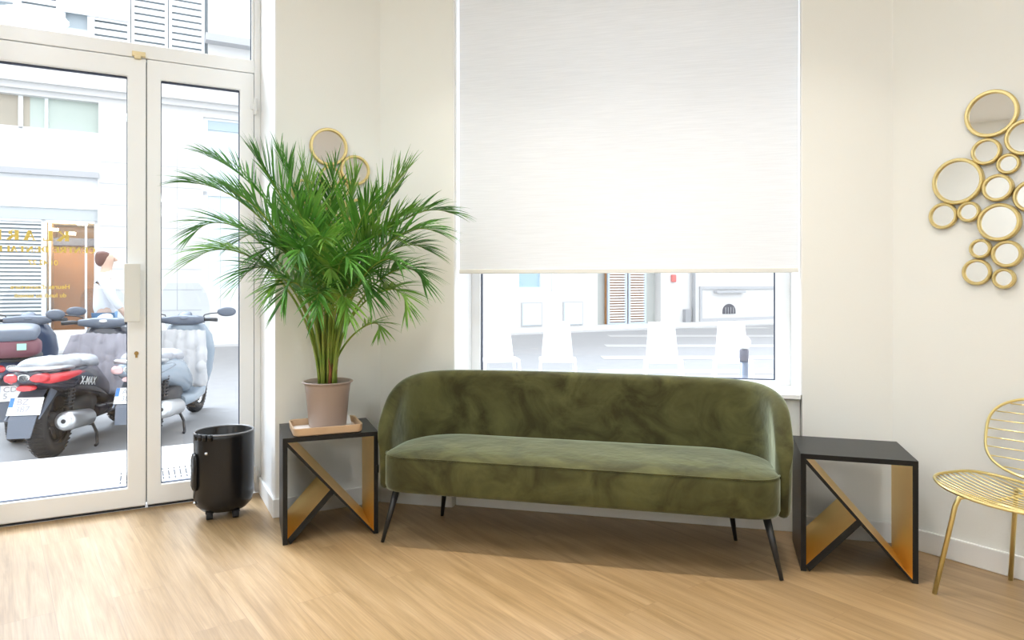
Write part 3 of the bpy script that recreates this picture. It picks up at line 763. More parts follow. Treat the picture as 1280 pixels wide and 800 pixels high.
# reddish old husks and extra canes at the base
bm = bmesh.new()
for k in range(9):
    a = rnd.uniform(0, 2*PI); r_ = rnd.uniform(.0, .03); p = base+Vector((r_*math.cos(a)+.012, r_*math.sin(a)-.01, 0)); h = rnd.uniform(.06, .16)
    tube(bm, [p, p+Vector((rnd.uniform(-.008, .008), 0, h*.6)), p+Vector((rnd.uniform(-.02, .02), 0, h))], [.008, .006, .001], 6)
obj('husk', bm, M_husk, palm, smooth=True)
for k in range(14):
    a = 2*PI*k/14; r_ = rnd.uniform(.02, .045); p = base+Vector((r_*math.cos(a), r_*math.sin(a)*.8, -.004)); o_ = Vector((math.cos(a)*rnd.uniform(.03, .10), math.sin(a)*.04, rnd.uniform(.35, .55)))
    bm = bmesh.new(); tube(bm, [p+Vector((o_.x*t*t, o_.y*t*t, o_.z*t)) for t in (0, .25, .5, .75, 1)], [.007, .0065, .0055, .004, .002], 8)
    obj('cane', bm, M_stem, palm, smooth=True)

# ------------------------------------------------------------------ waste bin
bc = Vector((-1.438, 3.435, 0)); WB = .140
binr = thing('waste_bin', 'black tall rounded waste bin on wheels beside the glass door', 'bin', bc, math.radians(28))
bm = bmesh.new()
lathe(bm, [(.001, .028), (.07, .030), (.105, .040), (.130, .066), (WB, .105), (WB, .40), (WB-.001, .418), (WB-.006, .420), (WB-.009, .416), (WB-.010, .12), (.09, .07), (.001, .065)], n=64, sx=1.0, sy=.92)
obj('bin_body', bm, M_bin, binr, local=True)
bm = bmesh.new(); pts = [Vector((WB*math.cos(t)*.975, WB*.92*math.sin(t)*.975, .4195)) for t in [2*PI*k/48 for k in range(48)]]
tube(bm, pts, .0042, 8, closed=True); obj('rim', bm, mat('rim_grey', (.25, .25, .26), .25), binr, local=True, smooth=True)
def onbin(a, z, r=WB): return Vector((r*math.cos(a), .92*r*math.sin(a), z))
hA = math.radians(180)
bm = bmesh.new()
for k in range(4):
    a = math.radians(206+k*11); p = onbin(a, .412, WB+.002); tube(bm, [p+Vector((0, 0, -.016)), p+Vector((0, 0, .012))], .013, 12)
obj('rim_clip', bm, M_bin, binr, local=True, smooth=True)
bm = bmesh.new(); loft(bm, [(.15, 0, 0, .006, .02), (.17, 0, 0, .012, .03), (.30, 0, 0, .012, .03), (.325, 0, 0, .006, .02)], ax='z', M=Matrix.Rotation(math.radians(196), 4, 'Z') @ Matrix.Translation((WB+.003, 0, 0)))
obj('bin_handle', bm, M_bin, binr, local=True, smooth=True)
for aa, zz, nm in ((232, .335, 'rivet'), (196, .085, 'rivet')):
    bm = bmesh.new(); a = math.radians(aa); p = onbin(a, zz, WB-.004); q = onbin(a, zz, WB+.008); tube(bm, [p, q], [.010, .006], 14)
    obj(nm, bm, M_chrome, binr, local=True, smooth=True)
for a in (245, 330, 90):
    a = math.radians(a-28); p = onbin(a, .022, .088)
    bm = bmesh.new(); tube(bm, [p-Vector((.014, 0, 0)), p+Vector((.014, 0, 0))], .022, 18); box(bm, p.x-.018, p.x+.018, p.y-.012, p.y+.012, .03, .058)
    obj('caster', bm, M_rubber, binr, local=True)

# ------------------------------------------------------------------ round mirror clusters
def cluster(pl, rows, label, group=None):
    items = []
    for cx, cy, r in rows:
        a, z = pl.hit(cx, cy); p = pl.pt(a, 0, z); items.append((a, z, r*p.y/FPX))
    a0 = sum(i[0] for i in items)/len(items); z0 = min(i[1]-i[2] for i in items)
    t = thing('wall_mirror', label, 'mirror', pl.pt(a0, -.004, z0), 0, 'gold framed round mirror clusters')
    for k, (a, z, r) in enumerate(items):
        n = 48; rw = .0095+.06*r; dep = .018+(k % 3)*.005
        bm = bmesh.new(); rings = []
        prof = [(r, -.002), (r, -dep+.005), (r-.004, -dep), (r-rw+.003, -dep), (r-rw, -dep+.004), (r-rw, -dep+.013), (r-rw-.002, -.002)]
        for rr, w in prof: rings.append([bm.verts.new(pl.pt(a+rr*math.cos(2*PI*q/n), w, z+rr*math.sin(2*PI*q/n))) for q in range(n)])
        for i in range(len(rings)):
            A1, B1 = rings[i], rings[(i+1) % len(rings)]
            for q in range(n): f = bm.faces.new((A1[q], A1[(q+1) % n], B1[(q+1) % n], B1[q]))
        fr = obj('mirror_frame', bm, M_goldring, t, bevel=0)
        bm = bmesh.new(); R2 = r-rw+.001
        f = lambda w: (lambda x, y: pl.pt(a+x, w, z+y))
        prism(bm, [(R2*math.cos(2*PI*q/n), R2*math.sin(2*PI*q/n)) for q in range(n)], f(-dep+.010), f(-.003))
        obj('mirror_glass', bm, M_mirror, fr)
    return t
cluster(W_LEFT, [(410.5, 184, 23.6), (443, 213.3, 18.7), (412, 222, 14), (427, 237, 10), (419.5, 258.5, 13.2), (448.5, 264, 15.5), (380, 240, 16), (394, 262, 10), (432, 284, 12), (404, 284, 13)],
        'cluster of round gold-framed mirrors partly hidden behind the palm')
cluster(W_RIGHT, [(1240, 142.5, 29.6), (1234.3, 190, 16.6), (1284, 172, 22.5), (1261.5, 205, 13), (1198.5, 227, 28.8), (1249, 235.2, 17), (1180, 270, 16.4), (1212.5, 265, 12.8), (1250.5, 278, 23.6), (1291, 245, 20.5), (1227, 311, 12.3), (1260.5, 317.5, 16.8), (1222, 340, 16.4), (1256.3, 348, 12.8), (1310, 200, 17), (1312, 290, 18)],
        'cluster of round gold-framed mirrors on the right wall above the wire chair')

# ------------------------------------------------------------------ gold wire chair
lat = Vector((.404, -.915, 0)).normalized(); fwd = Vector((-.915, -.404, 0)).normalized()
f1 = floor_at(1168, 742); f2 = floor_at(1263, 725)
CC = Vector((1.85, 2.42, 0))
chair = thing('wire_chair', 'gold metal wire lounge chair with oval seat and rounded wire back', 'chair', CC)
def CP(x, y, z): return CC-lat*x+fwd*y+Vector((0, 0, z))     # x: away from the camera, y: chair front, z up
def seat_z(x, y): return .371+.03*(y/.25)**2*(1 if y > 0 else .35)+.044*(x/.28)**2
def sup(t, a, b, e=2.6):
    c_, q = math.cos(t), math.sin(t); return a*math.copysign(abs(c_)**(2/e), c_), b*math.copysign(abs(q)**(2/e), q)
SA, SB, SY = .292, .232, .032
bm = bmesh.new(); pts = []
for k in range(64): x, y = sup(2*PI*k/64, SA, SB); y += SY; pts.append(CP(x, y, seat_z(x, y)))
tube(bm, pts, .0055, 8, closed=True); obj('seat_rim', bm, M_goldwire, chair, smooth=True)
NW = 15
bm = bmesh.new()
for k in range(NW):
    y = -SB+2*SB*(k+.7)/(NW+.4); xx = SA*(1-abs(y/SB)**2.6)**(1/2.6); y += SY
    tube(bm, [CP(-xx+2*xx*j/10, y, seat_z(-xx+2*xx*j/10, y)-.002) for j in range(11)], .0024, 6)
obj('seat_wires', bm, M_goldwire, chair, smooth=True)
def BPt(x, v):  # v height up the back
    return CP(x, -.175-.055*(v/.31)+.055*(x/.28)**2, .408+v)
BA, BH2 = .270, .155
bm = bmesh.new(); pts = []
for k in range(64): x, v = sup(2*PI*k/64, BA, BH2, 3.0); pts.append(BPt(x, v+BH2))
tube(bm, pts, .0055, 8, closed=True); obj('back_rim', bm, M_goldwire, chair, smooth=True)
bm = bmesh.new()
for k in range(8):
    v = -BH2+2*BH2*(k+1)/9; xx = BA*(1-abs(v/BH2)**2.6)**(1/2.6)
    tube(bm, [BPt(-xx+2*xx*j/10, v+BH2) for j in range(11)], .0024, 6)
obj('back_wires', bm, M_goldwire, chair, smooth=True)
bm = bmesh.new()
for x in (-.10, .10): tube(bm, [CP(x, .05, .368), CP(x, -.17, .365), CP(x, -.19, .40), BPt(x, .06), BPt(x, .29)], .005, 8)
obj('back_support', bm, M_goldwire, chair, smooth=True)
def foot_xy(p): d = p-CC; return (-d.dot(lat), d.dot(fwd))
fx1, fy1 = foot_xy(f1); fx2, fy2 = foot_xy(f2)
for (x, y) in ((fx1, fy1), (fx2, fy2), (-fx1, fy1), (-fx2, fy2)):
    tx, ty = x*.74, y*.70
    bm = bmesh.new(); tube(bm, [CP(x, y, 0), CP(x*.79+.0, y*.79, .335), CP(tx*1.02, ty*1.06, .365), CP(tx*.9, ty*.96, .376), CP(tx*.6, ty*.85, .372)], [.0085]*5, 12)
    obj('leg', bm, M_goldwire, chair, smooth=True)
for y in (fy1*.60, fy2*.60):
    bm = bmesh.new(); tube(bm, [CP(-fx1*.45, y, .372), CP(fx1*.45, y, .372)], .0075, 8)
    obj('cross_bar', bm, M_goldwire, chair, smooth=True)

# ------------------------------------------------------------------ outside: pavement, road, facade
M_pave = mat('pale_pavement', (.60, .60, .60), .8, noise=.06, nscale=3, bump=.2, bscale=30)
M_road = mat('asphalt', (.29, .292, .30), .85, noise=.10, nscale=5, bump=.3, bscale=80)
KERB = 5.517-3.539
bm = bmesh.new()
for (s0, s1, w0, w1, z0, z1) in ((-9, 14, .469+.10, KERB, -.3, -.012),):
    # pavement outside, kept clear of the middle pier by the corner cut
    P = [W_LEFT.pt(-9, .572, 0), W_LEFT.pt(sA+.5, .572, 0), Vector((A0.x+.33, A0.y+.43, 0))+W_MID.u*.12, W_MID.pt(mB+4, .37, 0), W_MID.pt(mB+4, 1.9, 0), W_LEFT.pt(2.3, KERB, 0), W_LEFT.pt(-9, KERB, 0)]
    prism(bm, [(p.x, p.y) for p in P], lambda a, b: Vector((a, b, -.3)), lambda a, b: Vector((a, b, -.012)))
struct('pavement', bm, M_pave)
bm = bmesh.new(); box(bm, -30, 30, 0, 17.2, -.35, -.15)
for v in bm.verts:
    pass
bm.free(); bm = bmesh.new()
P = [W_LEFT.pt(-24, KERB+.001, 0), W_LEFT.pt(2.3, KERB+.001, 0), W_MID.pt(mB+4, 1.901, 0), W_MID.pt(mB+22, 1.9, 0), W_LEFT.pt(34, 17.2-3.539-1.8, 0), W_LEFT.pt(-24, 17.2-3.539-1.8, 0)]
prism(bm, [(p.x, p.y) for p in P], lambda a, b: Vector((a, b, -.35)), lambda a, b: Vector((a, b, -.15)))
struct('road', bm, M_road)
bm = bmesh.new(); pl = W_LEFT
P = [W_LEFT.pt(-24, 17.2-3.539-1.8, 0), W_LEFT.pt(34, 17.2-3.539-1.8, 0), W_LEFT.pt(34, 17.2-3.539+.3, 0), W_LEFT.pt(-24, 17.2-3.539+.3, 0)]
prism(bm, [(p.x, p.y) for p in P], lambda a, b: Vector((a, b, -.35)), lambda a, b: Vector((a, b, -.10)))
struct('far_pavement', bm, M_pave)
# zebra crossing bars seen through the window
M_paint = mat('road_paint', (.40, .40, .40), .7)
zc = thing('road_marking', 'white zebra crossing bars painted on the street outside the window', 'road marking', (2.3, 9, -.149))
for i in range(7):
    Y0 = 7.2*1.19**i; 
    bm = bmesh.new(); c = Vector((1.0+.33*Y0*.62, Y0, -.149)); hw = .22*1.08**i
    hexa(bm, [c+Vector((-1.6-.1*i, -hw, 0)), c+Vector((2.4, -hw, 0)), c+Vector((2.4, hw, 0)), c+Vector((-1.6-.1*i, hw, 0)), c+Vector((-1.6-.1*i, -hw, .004)), c+Vector((2.4, -hw, .004)), c+Vector((2.4, hw, .004)), c+Vector((-1.6-.1*i, hw, .004))])
    obj('crossing_bar', bm, M_paint, zc)

# facade across the street
M_stone = mat('white_limestone', (.66, .66, .655), .85, noise=.03, nscale=.8)
M_stone2 = mat('grey_limestone', (.46, .47, .49), .85)
M_slat = mat('white_slat', (.80, .82, .83), .6)
M_fglass = mat('window_glass_blue', (.42, .52, .58), .12, spec=.5)
M_fdark = mat('dark_grey_glass', (.25, .30, .32), .15)  # dark grey glass behind the blind slats
M_fbeige = mat('curtained_window', (.42, .38, .31), .6, noise=.15, nscale=2)
M_fwhite = mat('painted_frame', (.80, .82, .84), .5)
M_wood = mat('shop_wood', (.46, .22, .08), .5, noise=.2, nscale=3)
H = FACADE.hit
fac = thing('building', 'pale stone building across the street with shop window and louvred shutters', 'building', FACADE.pt(0, 0, -.15))
holes = []
def fh(x0, y0, x1, y1):
    """opening seen with its left edge at x0 and right edge x1; heights taken at x1"""
    a0 = H(x0, 300)[0]; a1, zb = H(x1, y1); _, zt = H(x1, y0); return (a0, a1, zb, zt)
shop = (H(-160, 300)[0], H(122, 300)[0], H(122, 418)[1], H(122, 222)[1])
uwin = (H(-160, 300)[0], H(123, 300)[0], H(123, 169)[1], H(123, 128)[1])
rwin = (H(254, 300)[0], H(330, 300)[0], H(254, 366)[1], H(254, 146)[1])
cwin = fh(648, 300, 690, 364)
cdoor = (H(747, 350)[0], H(826, 350)[0], H(826, 406)[1], H(826, 330)[1])
hall = [shop, uwin, rwin, cwin, cdoor]
# upper storey strip of windows
UZ0 = H(160, 84)[1]
ups = [(H(-40, 50)[0], H(20, 50)[0]), (H(24, 50)[0], H(72, 50)[0]), (H(77, 50)[0], H(113, 50)[0]), (H(116, 50)[0], H(161, 50)[0]), (H(166, 50)[0], H(208, 50)[0]), (H(213, 50)[0], H(254, 50)[0])]
uph = (ups[0][0]-.1, ups[-1][1]+.1, UZ0, UZ0+2.9)
hall.append(uph)
uz2 = H(310, 57)[1]
bm = bmesh.new(); wall_cells(bm, FACADE, H(-170, 300)[0]-14, 34, -.15, 9.7, hall, .5)
obj('facade_wall', bm, M_stone, fac)
bm = bmesh.new()   # stone joints as thin recessed-look strips proud of the wall
a_l, a_r = H(124, 300)[0], H(252, 300)[0]
z = .55
while z < 4.2:
    pbox(bm, FACADE, a_l, a_r, -.004, .0, z, z+.018); z += .46
for k in range(3):
    pbox(bm, FACADE, a_l+.6+k*.9, a_l+.615+k*.9, -.004, 0, .55, 4.2)
obj('stone_joint', bm, mat('joint_grey', (.48, .48, .48), .9), fac)
lz0 = H(123, 122)[1]
bm = bmesh.new(); pbox(bm, FACADE, H(-160, 300)[0]-10, 33, -.25, 0, lz0+.12, lz0+.50); pbox(bm, FACADE, H(-160, 300)[0]-10, 33, -.12, 0, lz0, lz0+.12)
obj('ledge', bm, M_stone, fac)
bm = bmesh.new(); pbox(bm, FACADE, H(256, 50)[0], 33, -.3, 0, uz2-.1, uz2+.06); obj('ledge', bm, M_stone2, fac)
# shop front
def fbox(name, m, a0, a1, w0, w1, z0, z1, par=fac, **k):
    bm = bmesh.new(); pbox(bm, FACADE, a0, a1, w0, w1, z0, z1); return obj(name, bm, m, par, **k)
st, sb = shop[3], shop[2]
fbox('lintel', M_stone2, shop[0]-.02, shop[1]+.02, -.10, .05, st-.02, st+.10)
zA = H(122, 236)[1]; zB = H(122, 262)[1]; zC = H(122, 276)[1]
fbox('shutter_box', M_fwhite, shop[0], shop[1], .08, .45, zB, st)
fbox('shutter_rail', mat('rail_grey', (.52, .56, .58), .6), shop[0], shop[1], .12, .45, zC, zB)
shopf = bmesh.new(); aM0 = H(52, 300, .2)[0]; aM1 = H(58, 300, .2)[0]
pbox(shopf, FACADE, aM0, aM1, .14, .26, sb, zC); pbox(shopf, FACADE, shop[1]-.07, shop[1], .14, .26, sb, zC)
pbox(shopf, FACADE, shop[0], shop[1], .14, .26, zC-.05, zC); pbox(shopf, FACADE, shop[0], shop[1], .14, .26, sb, sb+.10)
aG = H(107.5, 300, .2)[0]; pbox(shopf, FACADE, aG-.02, aG+.02, .16, .24, sb, zC); pbox(shopf, FACADE, aM1+.05, aM1+.08, .16, .24, sb, zC)
obj('shop_frame', shopf, M_fwhite, fac)
bm = bmesh.new(); z = sb+.12
while z < zC-.06:
    pbox(bm, FACADE, shop[0], aM0, .20, .22, z, z+.045); z += .082
obj('slat_blind', bm, M_slat, fac)
fbox('blind_backing', M_fdark, shop[0], aM0, .26, .30, sb, zC)
bm = bmesh.new(); pbox(bm, FACADE, aM1, shop[1], 1.6, 1.66, sb-.2, H(100, 298)[1]); obj('shop_partition', bm, M_wood, fac)
bm = bmesh.new(); pbox(bm, FACADE, shop[0], shop[1]+.6, .5, 2.4, zC, zC+.1); M_cream = mat('shop_cream', (.62, .55, .42), .8); obj('shop_ceiling', bm, M_cream, fac); bm = bmesh.new(); pbox(bm, FACADE, shop[0], shop[1]+.6, .5, 2.4, sb-.3, sb-.05); obj('shop_floor', bm, M_cream, fac)
bm = bmesh.new(); pbox(bm, FACADE, aM1-1, shop[1]+.6, 2.3, 2.4, sb-.3, zC+.1); pbox(bm, FACADE, shop[1]+.6, shop[1]+.7, .5, 2.4, sb-.3, zC+.1); pbox(bm, FACADE, aM1-.1, aM1, .5, 2.4, sb-.3, zC+.1); obj('shop_back_wall', bm, mat('shop_tan', (.50, .33, .18), .8), fac)
M_lamp = emis('shop_lamp', (1, .93, .8), 6)
a, z = H(84, 320, 1.0); pl_d = bpy.data.lights.new('shop_ceiling_light', 'POINT'); pl_d.energy = 60; pl_d.color = (1, .86, .66); pl_d.shadow_soft_size = .2
pl_o = bpy.data.objects.new('shop_ceiling_light', pl_d); COL.objects.link(pl_o); pl_o.location = FACADE.pt(a, .8, z+.6)
for (x, y) in ((88, 292), (66, 287), (103, 280)):
    a, z = H(x, y, 1.0); bm = bmesh.new(); pbox(bm, FACADE, a-.10, a+.10, .95, 1.05, z-.03, z+.03); obj('lamp', bm, M_lamp, fac)
bm = bmesh.new(); a, z = H(80, 304, 1.5); pbox(bm, FACADE, aM1, shop[1], 1.45, 1.55, z-.05, z+.12); obj('shelf', bm, mat('shelf_dark', (.12, .13, .18), .6), fac)
fbox('glass_pane', glass('shop_glass', (.9, .93, .95)), aM1, shop[1]-.07, .20, .205, sb+.1, zC-.05)
# upper window band
a5 = H(57, 140)[0]; a3 = H(36, 140)[0]
fbox('window_pane', M_fbeige, uwin[0], a3, .18, .22, uwin[2], uwin[3]); fbox('window_pane', mat('green_grey_glass', (.46, .53, .48), .2), a3, uwin[1], .18, .22, uwin[2], uwin[3])
bm = bmesh.new(); pbox(bm, FACADE, a5-.03, a5+.03, .13, .2, uwin[2], uwin[3]); pbox(bm, FACADE, uwin[0], uwin[1], .13, .2, uwin[2], uwin[2]+.07); a2 = H(26, 140)[0]; pbox(bm, FACADE, a2-.06, a2+.02, .13, .2, uwin[2], uwin[3]); obj('window_bar', bm, M_fwhite, fac)
# tall window on the right
bm = bmesh.new(); rect_frame(bm, FACADE, rwin[0], rwin[1], rwin[2], rwin[3], .10, .1, .1, .05, .08, .16); zmid = H(272, 243, .1)[1]; pbox(bm, FACADE, rwin[0], rwin[1], .08, .16, zmid-.04, zmid+.06); am = H(276, 200)[0]; obj('window_frame', bm, M_fwhite, fac)
fbox('window_pane', mat('pale_blue_glass', (.66, .74, .78), .15), rwin[0], rwin[1], .14, .18, rwin[2], rwin[3]); fbox('top_pane_strip', M_fglass, rwin[0], rwin[1], .10, .138, rwin[3]-.26, rwin[3])  # darker blue strip across the top of the pane
# centre window, shuttered door
bm = bmesh.new(); rect_frame(bm, FACADE, *cwin[:2], cwin[2], cwin[3], .05, .35, .12, .05, .05, .16); obj('window_frame', bm, M_fwhite, fac)
fbox('window_pane', mat('mid_blue_glass', (.36, .50, .60), .2), cwin[0], cwin[1], .14, .18, cwin[2], cwin[3])
d0, d1, dz0, dz1 = cdoor
da, db, dc, dd = [H(x, 380, .1)[0] for x in (760, 784, 786, 808)]
fbox('door_side_glass', mat('side_glass_grey', (.48, .50, .48), .25), d0, d1, .30, .34, dz0, dz1)
fbox('door_back', M_wood, da, dd, .24, .28, dz0, dz1)
for x0, x1 in ((da, db), (dc, dd)):
    bm = bmesh.new(); rect_frame(bm, FACADE, x0, x1, dz0+.03, dz1, .07, .07, .08, .08, .10, .16); z = dz0+.14
    sf = obj('shutter_frame', bm, mat('shutter_bluegrey', (.50, .58, .68), .5), fac); bm = bmesh.new()
    while z < dz1-.1: pbox(bm, FACADE, x0+.07, x1-.07, .11, .14, z, z+.045); z += .082
    obj('louvre', bm, M_slat, sf)
# meter cabinets, alarm box, drain pipe, low wall panel, arched vent
for x0, x1, y0, y1 in ((652.5, 676, 379.5, 406), (704.5, 727, 378.5, 405)):
    a0, zt = H(x0, y0); a1, zb = H(x1, y1)
    c = fbox('meter_cabinet', mat('cabinet_blue', (.62, .70, .74), .5), a0, a1, -.05, 0, zb, zt, bevel=.01)
    bm = bmesh.new(); rect_frame(bm, FACADE, a0-.03, a1+.03, zb-.03, zt+.03, .03, .03, .03, .03, -.03, 0); obj('cabinet_frame', bm, M_stone2, c)
a, z = H(841, 348); fbox('alarm_box', mat('alarm_red', (.62, .16, .15), .5), a-.09, a+.09, -.08, 0, z-.12, z+.12, bevel=.02)
a, z = H(864.5, 380); bm = bmesh.new(); tube(bm, [FACADE.pt(a, -.1, -.1), FACADE.pt(a, -.1, 9.5)], .06, 12); obj('drain_pipe', bm, M_stone2, fac, smooth=True)
a, z = H(857, 402); fbox('pipe_guard', mat('guard_grey', (.32, .33, .35), .6), a-.12, a+.10, -.14, 0, -.1, .32)
a0, zt = H(874, 350); a1, _ = H(1040, 350); bm = bmesh.new(); rect_frame(bm, FACADE, a0, a1, -.1, H(874, 358)[1], .1, .1, .1, .1, -.05, 0); obj('wall_panel', bm, M_stone2, fac)
a0, z = H(892, 364); a1 = H(928, 364)[0]; fbox('stone_shelf', M_stone2, a0, a1, -.16, 0, z-.06, z+.02)
a0, z0_ = H(903, 392.5); a1, z1_ = H(919, 392.5); am = (a0+a1)/2; ra = (a1-a0)/2
bm = bmesh.new(); poly_ = [(a0, z0_), (a1, z0_)]+[(am+ra*math.cos(PI*k/10), z0_+ra*.8*math.sin(PI*k/10)+.1) for k in range(11)]
prism(bm, poly_, lambda x, y: FACADE.pt(x, -.02, y), lambda x, y: FACADE.pt(x, .01, y)); vent = obj('vent_opening', bm, mat('vent_dark', (.10, .10, .12), .8), fac)
bm = bmesh.new()
for k in range(1, 5): x = a0+(a1-a0)*k/5; tube(bm, [FACADE.pt(x, -.03, z0_), FACADE.pt(x, -.03, z0_+ra*.75)], .012, 6)
obj('vent_bar', bm, M_stone2, vent)
# upper storey
fbox('upper_window_pane', mat('upper_backing', (.40, .46, .50), .4), uph[0], uph[1], .20, .24, uph[2], uph[3])
for i, (x0, x1) in enumerate(ups):
    if i in (1, 3, 4, 5):
        bm = bmesh.new(); z = uph[2]+.05
        while z < uph[3]: pbox(bm, FACADE, x0, x1, .06, .08, z, z+.105); z += .15
        s_ = obj('shutter_louvre', bm, M_slat, fac); bm = bmesh.new(); rect_frame(bm, FACADE, x0-.03, x1+.03, uph[2], uph[3], .06, .06, .06, .06, .04, .10); obj('shutter_frame', bm, M_fwhite, s_)
    else:
        bm = bmesh.new(); rect_frame(bm, FACADE, x0-.04, x1+.04, uph[2], uph[3], .1, .1, .1, .1, .06, .18); pbox(bm, FACADE, x0, x1, .08, .18, uph[2]+1.05, uph[2]+1.35); obj('window_frame', bm, M_fwhite, fac)
        fbox('window_pane', mat('upper_glass', (.60, .70, .72), .2), x0, x1, .15, .19, uph[2], uph[2]+.72)
bm = bmesh.new(); pbox(bm, FACADE, ups[2][0], ups[3][1], .0, .05, uph[2]+1.0, uph[2]+1.5); obj('spandrel', bm, M_fwhite, fac)

# drainage grate in the pavement by the door
g = floor_at(196, 594, -.012)
gr = thing('pavement_grate', 'slotted metal grate set in the pavement outside the door', 'grate', (g.x, g.y, -.0115), math.atan2(.4731, .881))
bm = bmesh.new(); box(bm, -.21, .24, -.14, .16, 0, .004); obj('grate_plate', bm, mat('pale_metal', (.70, .70, .70), .5), gr, local=True)
for row, (y0, y1) in enumerate(((-.13, -.075), (-.055, .075), (.095, .145))):
    bm = bmesh.new()
    for k in range(14): x = -.195+k*.032; box(bm, x, x+.009, y0, y1, .0035, .0048)
    obj('slot_row', bm, mat('slot_dark', (.06, .06, .07), .8), gr, local=True)

# street bollard with a white ball top
bb = floor_at(931, 555, -.15); bp = ray(930, 400, 5.6); bp = Vector((bp.x, bp.y, -.012))
bol = thing('bollard', 'slim grey street bollard with a white ball top outside the window', 'bollard', bp)
ztop = CAM_H-(427-HOR)/FPX*bp.y
bm = bmesh.new(); lathe(bm, [(.048, 0), (.045, .03), (.034, .05), (.032, ztop-.15)], n=24); obj('post', bm, mat('bollard_grey', (.17, .20, .26), .4), bol, local=True)
bm = bmesh.new(); lathe(bm, [(.034, ztop-.15), (.036, ztop-.14), (.036, ztop-.06), (.034, ztop-.05)], n=24); obj('collar', bm, mat('bollard_band', (.12, .12, .15), .5), bol, local=True)
bm = bmesh.new(); R_ = .055; lathe(bm, [(.001, ztop-.055)]+[(R_*math.sin(PI*k/14), ztop+.005-R_*math.cos(PI*k/14)) for k in range(1, 14)]+[(.001, ztop+.06)], n=28); obj('ball_top', bm, M_white, bol, local=True, smooth=True)

# white chairs standing on the pavement in the glare outside the window
M_chairwhite = mat('white_plastic', (.88, .88, .88), .5)  # plain white plastic of the outdoor chairs
def out_chair(px, Y, rz, label):
    p = ray(px, 400, Y); t = thing('outdoor_chair', label, 'chair', (p.x, p.y, -.15), rz, 'white chairs outside the window')
    bm = bmesh.new(); R_ = rrect(.21, .20, .05); prism(bm, R_, lambda a, b: Vector((a, b, .42)), lambda a, b: Vector((a, b, .445))); obj('seat', bm, M_chairwhite, t, local=True)
    bm = bmesh.new(); n = 8; V_ = []
    for dy in (0, .022):
        for j in range(7):
            z = .44+(.855-.44)*j/6; hw = .185-.035*j/6+.0*j
            V_.append([bm.verts.new((-hw+2*hw*k/n, -.19-.09*j/6-.03*math.cos(PI*(k/n-.5))+dy, z)) for k in range(n+1)])
    for s_ in (0, 7):
        for j in range(6):
            for k in range(n): bm.faces.new((V_[s_+j][k], V_[s_+j][k+1], V_[s_+j+1][k+1], V_[s_+j+1][k]))
    for k in range(n): bm.faces.new((V_[6][k], V_[6][k+1], V_[13][k+1], V_[13][k])); bm.faces.new((V_[0][k], V_[0][k+1], V_[7][k+1], V_[7][k]))
    for j in range(6):
        for k in (0, n): bm.faces.new((V_[j][k], V_[j+1][k], V_[j+8][k], V_[j+7][k]))
    obj('backrest', bm, M_chairwhite, t, local=True, smooth=True)
    for sx in (-1, 1):
        for sy in (-1, 1): bm = bmesh.new(); tube(bm, [Vector((sx*.19, sy*.18, .42)), Vector((sx*.22, sy*.22, 0))], [.017, .012], 8); obj('leg', bm, M_chairwhite, t, local=True)
    return t

# ------------------------------------------------------------------ scooters
M_alu = mat('silencer_alloy', (.62, .63, .64), .32, metal=.85)
M_plate = mat('plate_white', (.80, .80, .78), .4)
M_plblue = mat('plate_blue', (.05, .20, .55), .4)
M_red = mat('tail_lens_red', (.62, .035, .045), .15, coat=.5)
M_scgrey = mat('scooter_grey_plastic', (.11, .13, .17), .45)
M_darkpl = mat('scooter_black_plastic', (.03, .032, .038), .5)
M_cover = mat('seat_cover_fabric', (.34, .35, .38), .85, noise=.15, nscale=9, bump=.8, bscale=7)
M_ink = mat('plate_ink', (.35, .36, .40), .5)
M_apron = mat('apron_fabric', (.46, .46, .47), .8, noise=.15, nscale=6, bump=.9, bscale=8)
M_screen = glass('wind_screen', (.92, .94, .96), .9, 1.5)
TEX = bpy.data.textures.new('cloth_folds', 'CLOUDS'); TEX.noise_scale = .13; TEX.noise_depth = 2
def crumple(o, strength, scale, sub):
    m1 = o.modifiers.new('sub', 'SUBSURF'); m1.levels = sub; m1.render_levels = sub
    m2 = o.modifiers.new('folds', 'DISPLACE'); m2.texture = TEX; m2.strength = strength; m2.mid_level = .5; m2.texture_coords = 'LOCAL'
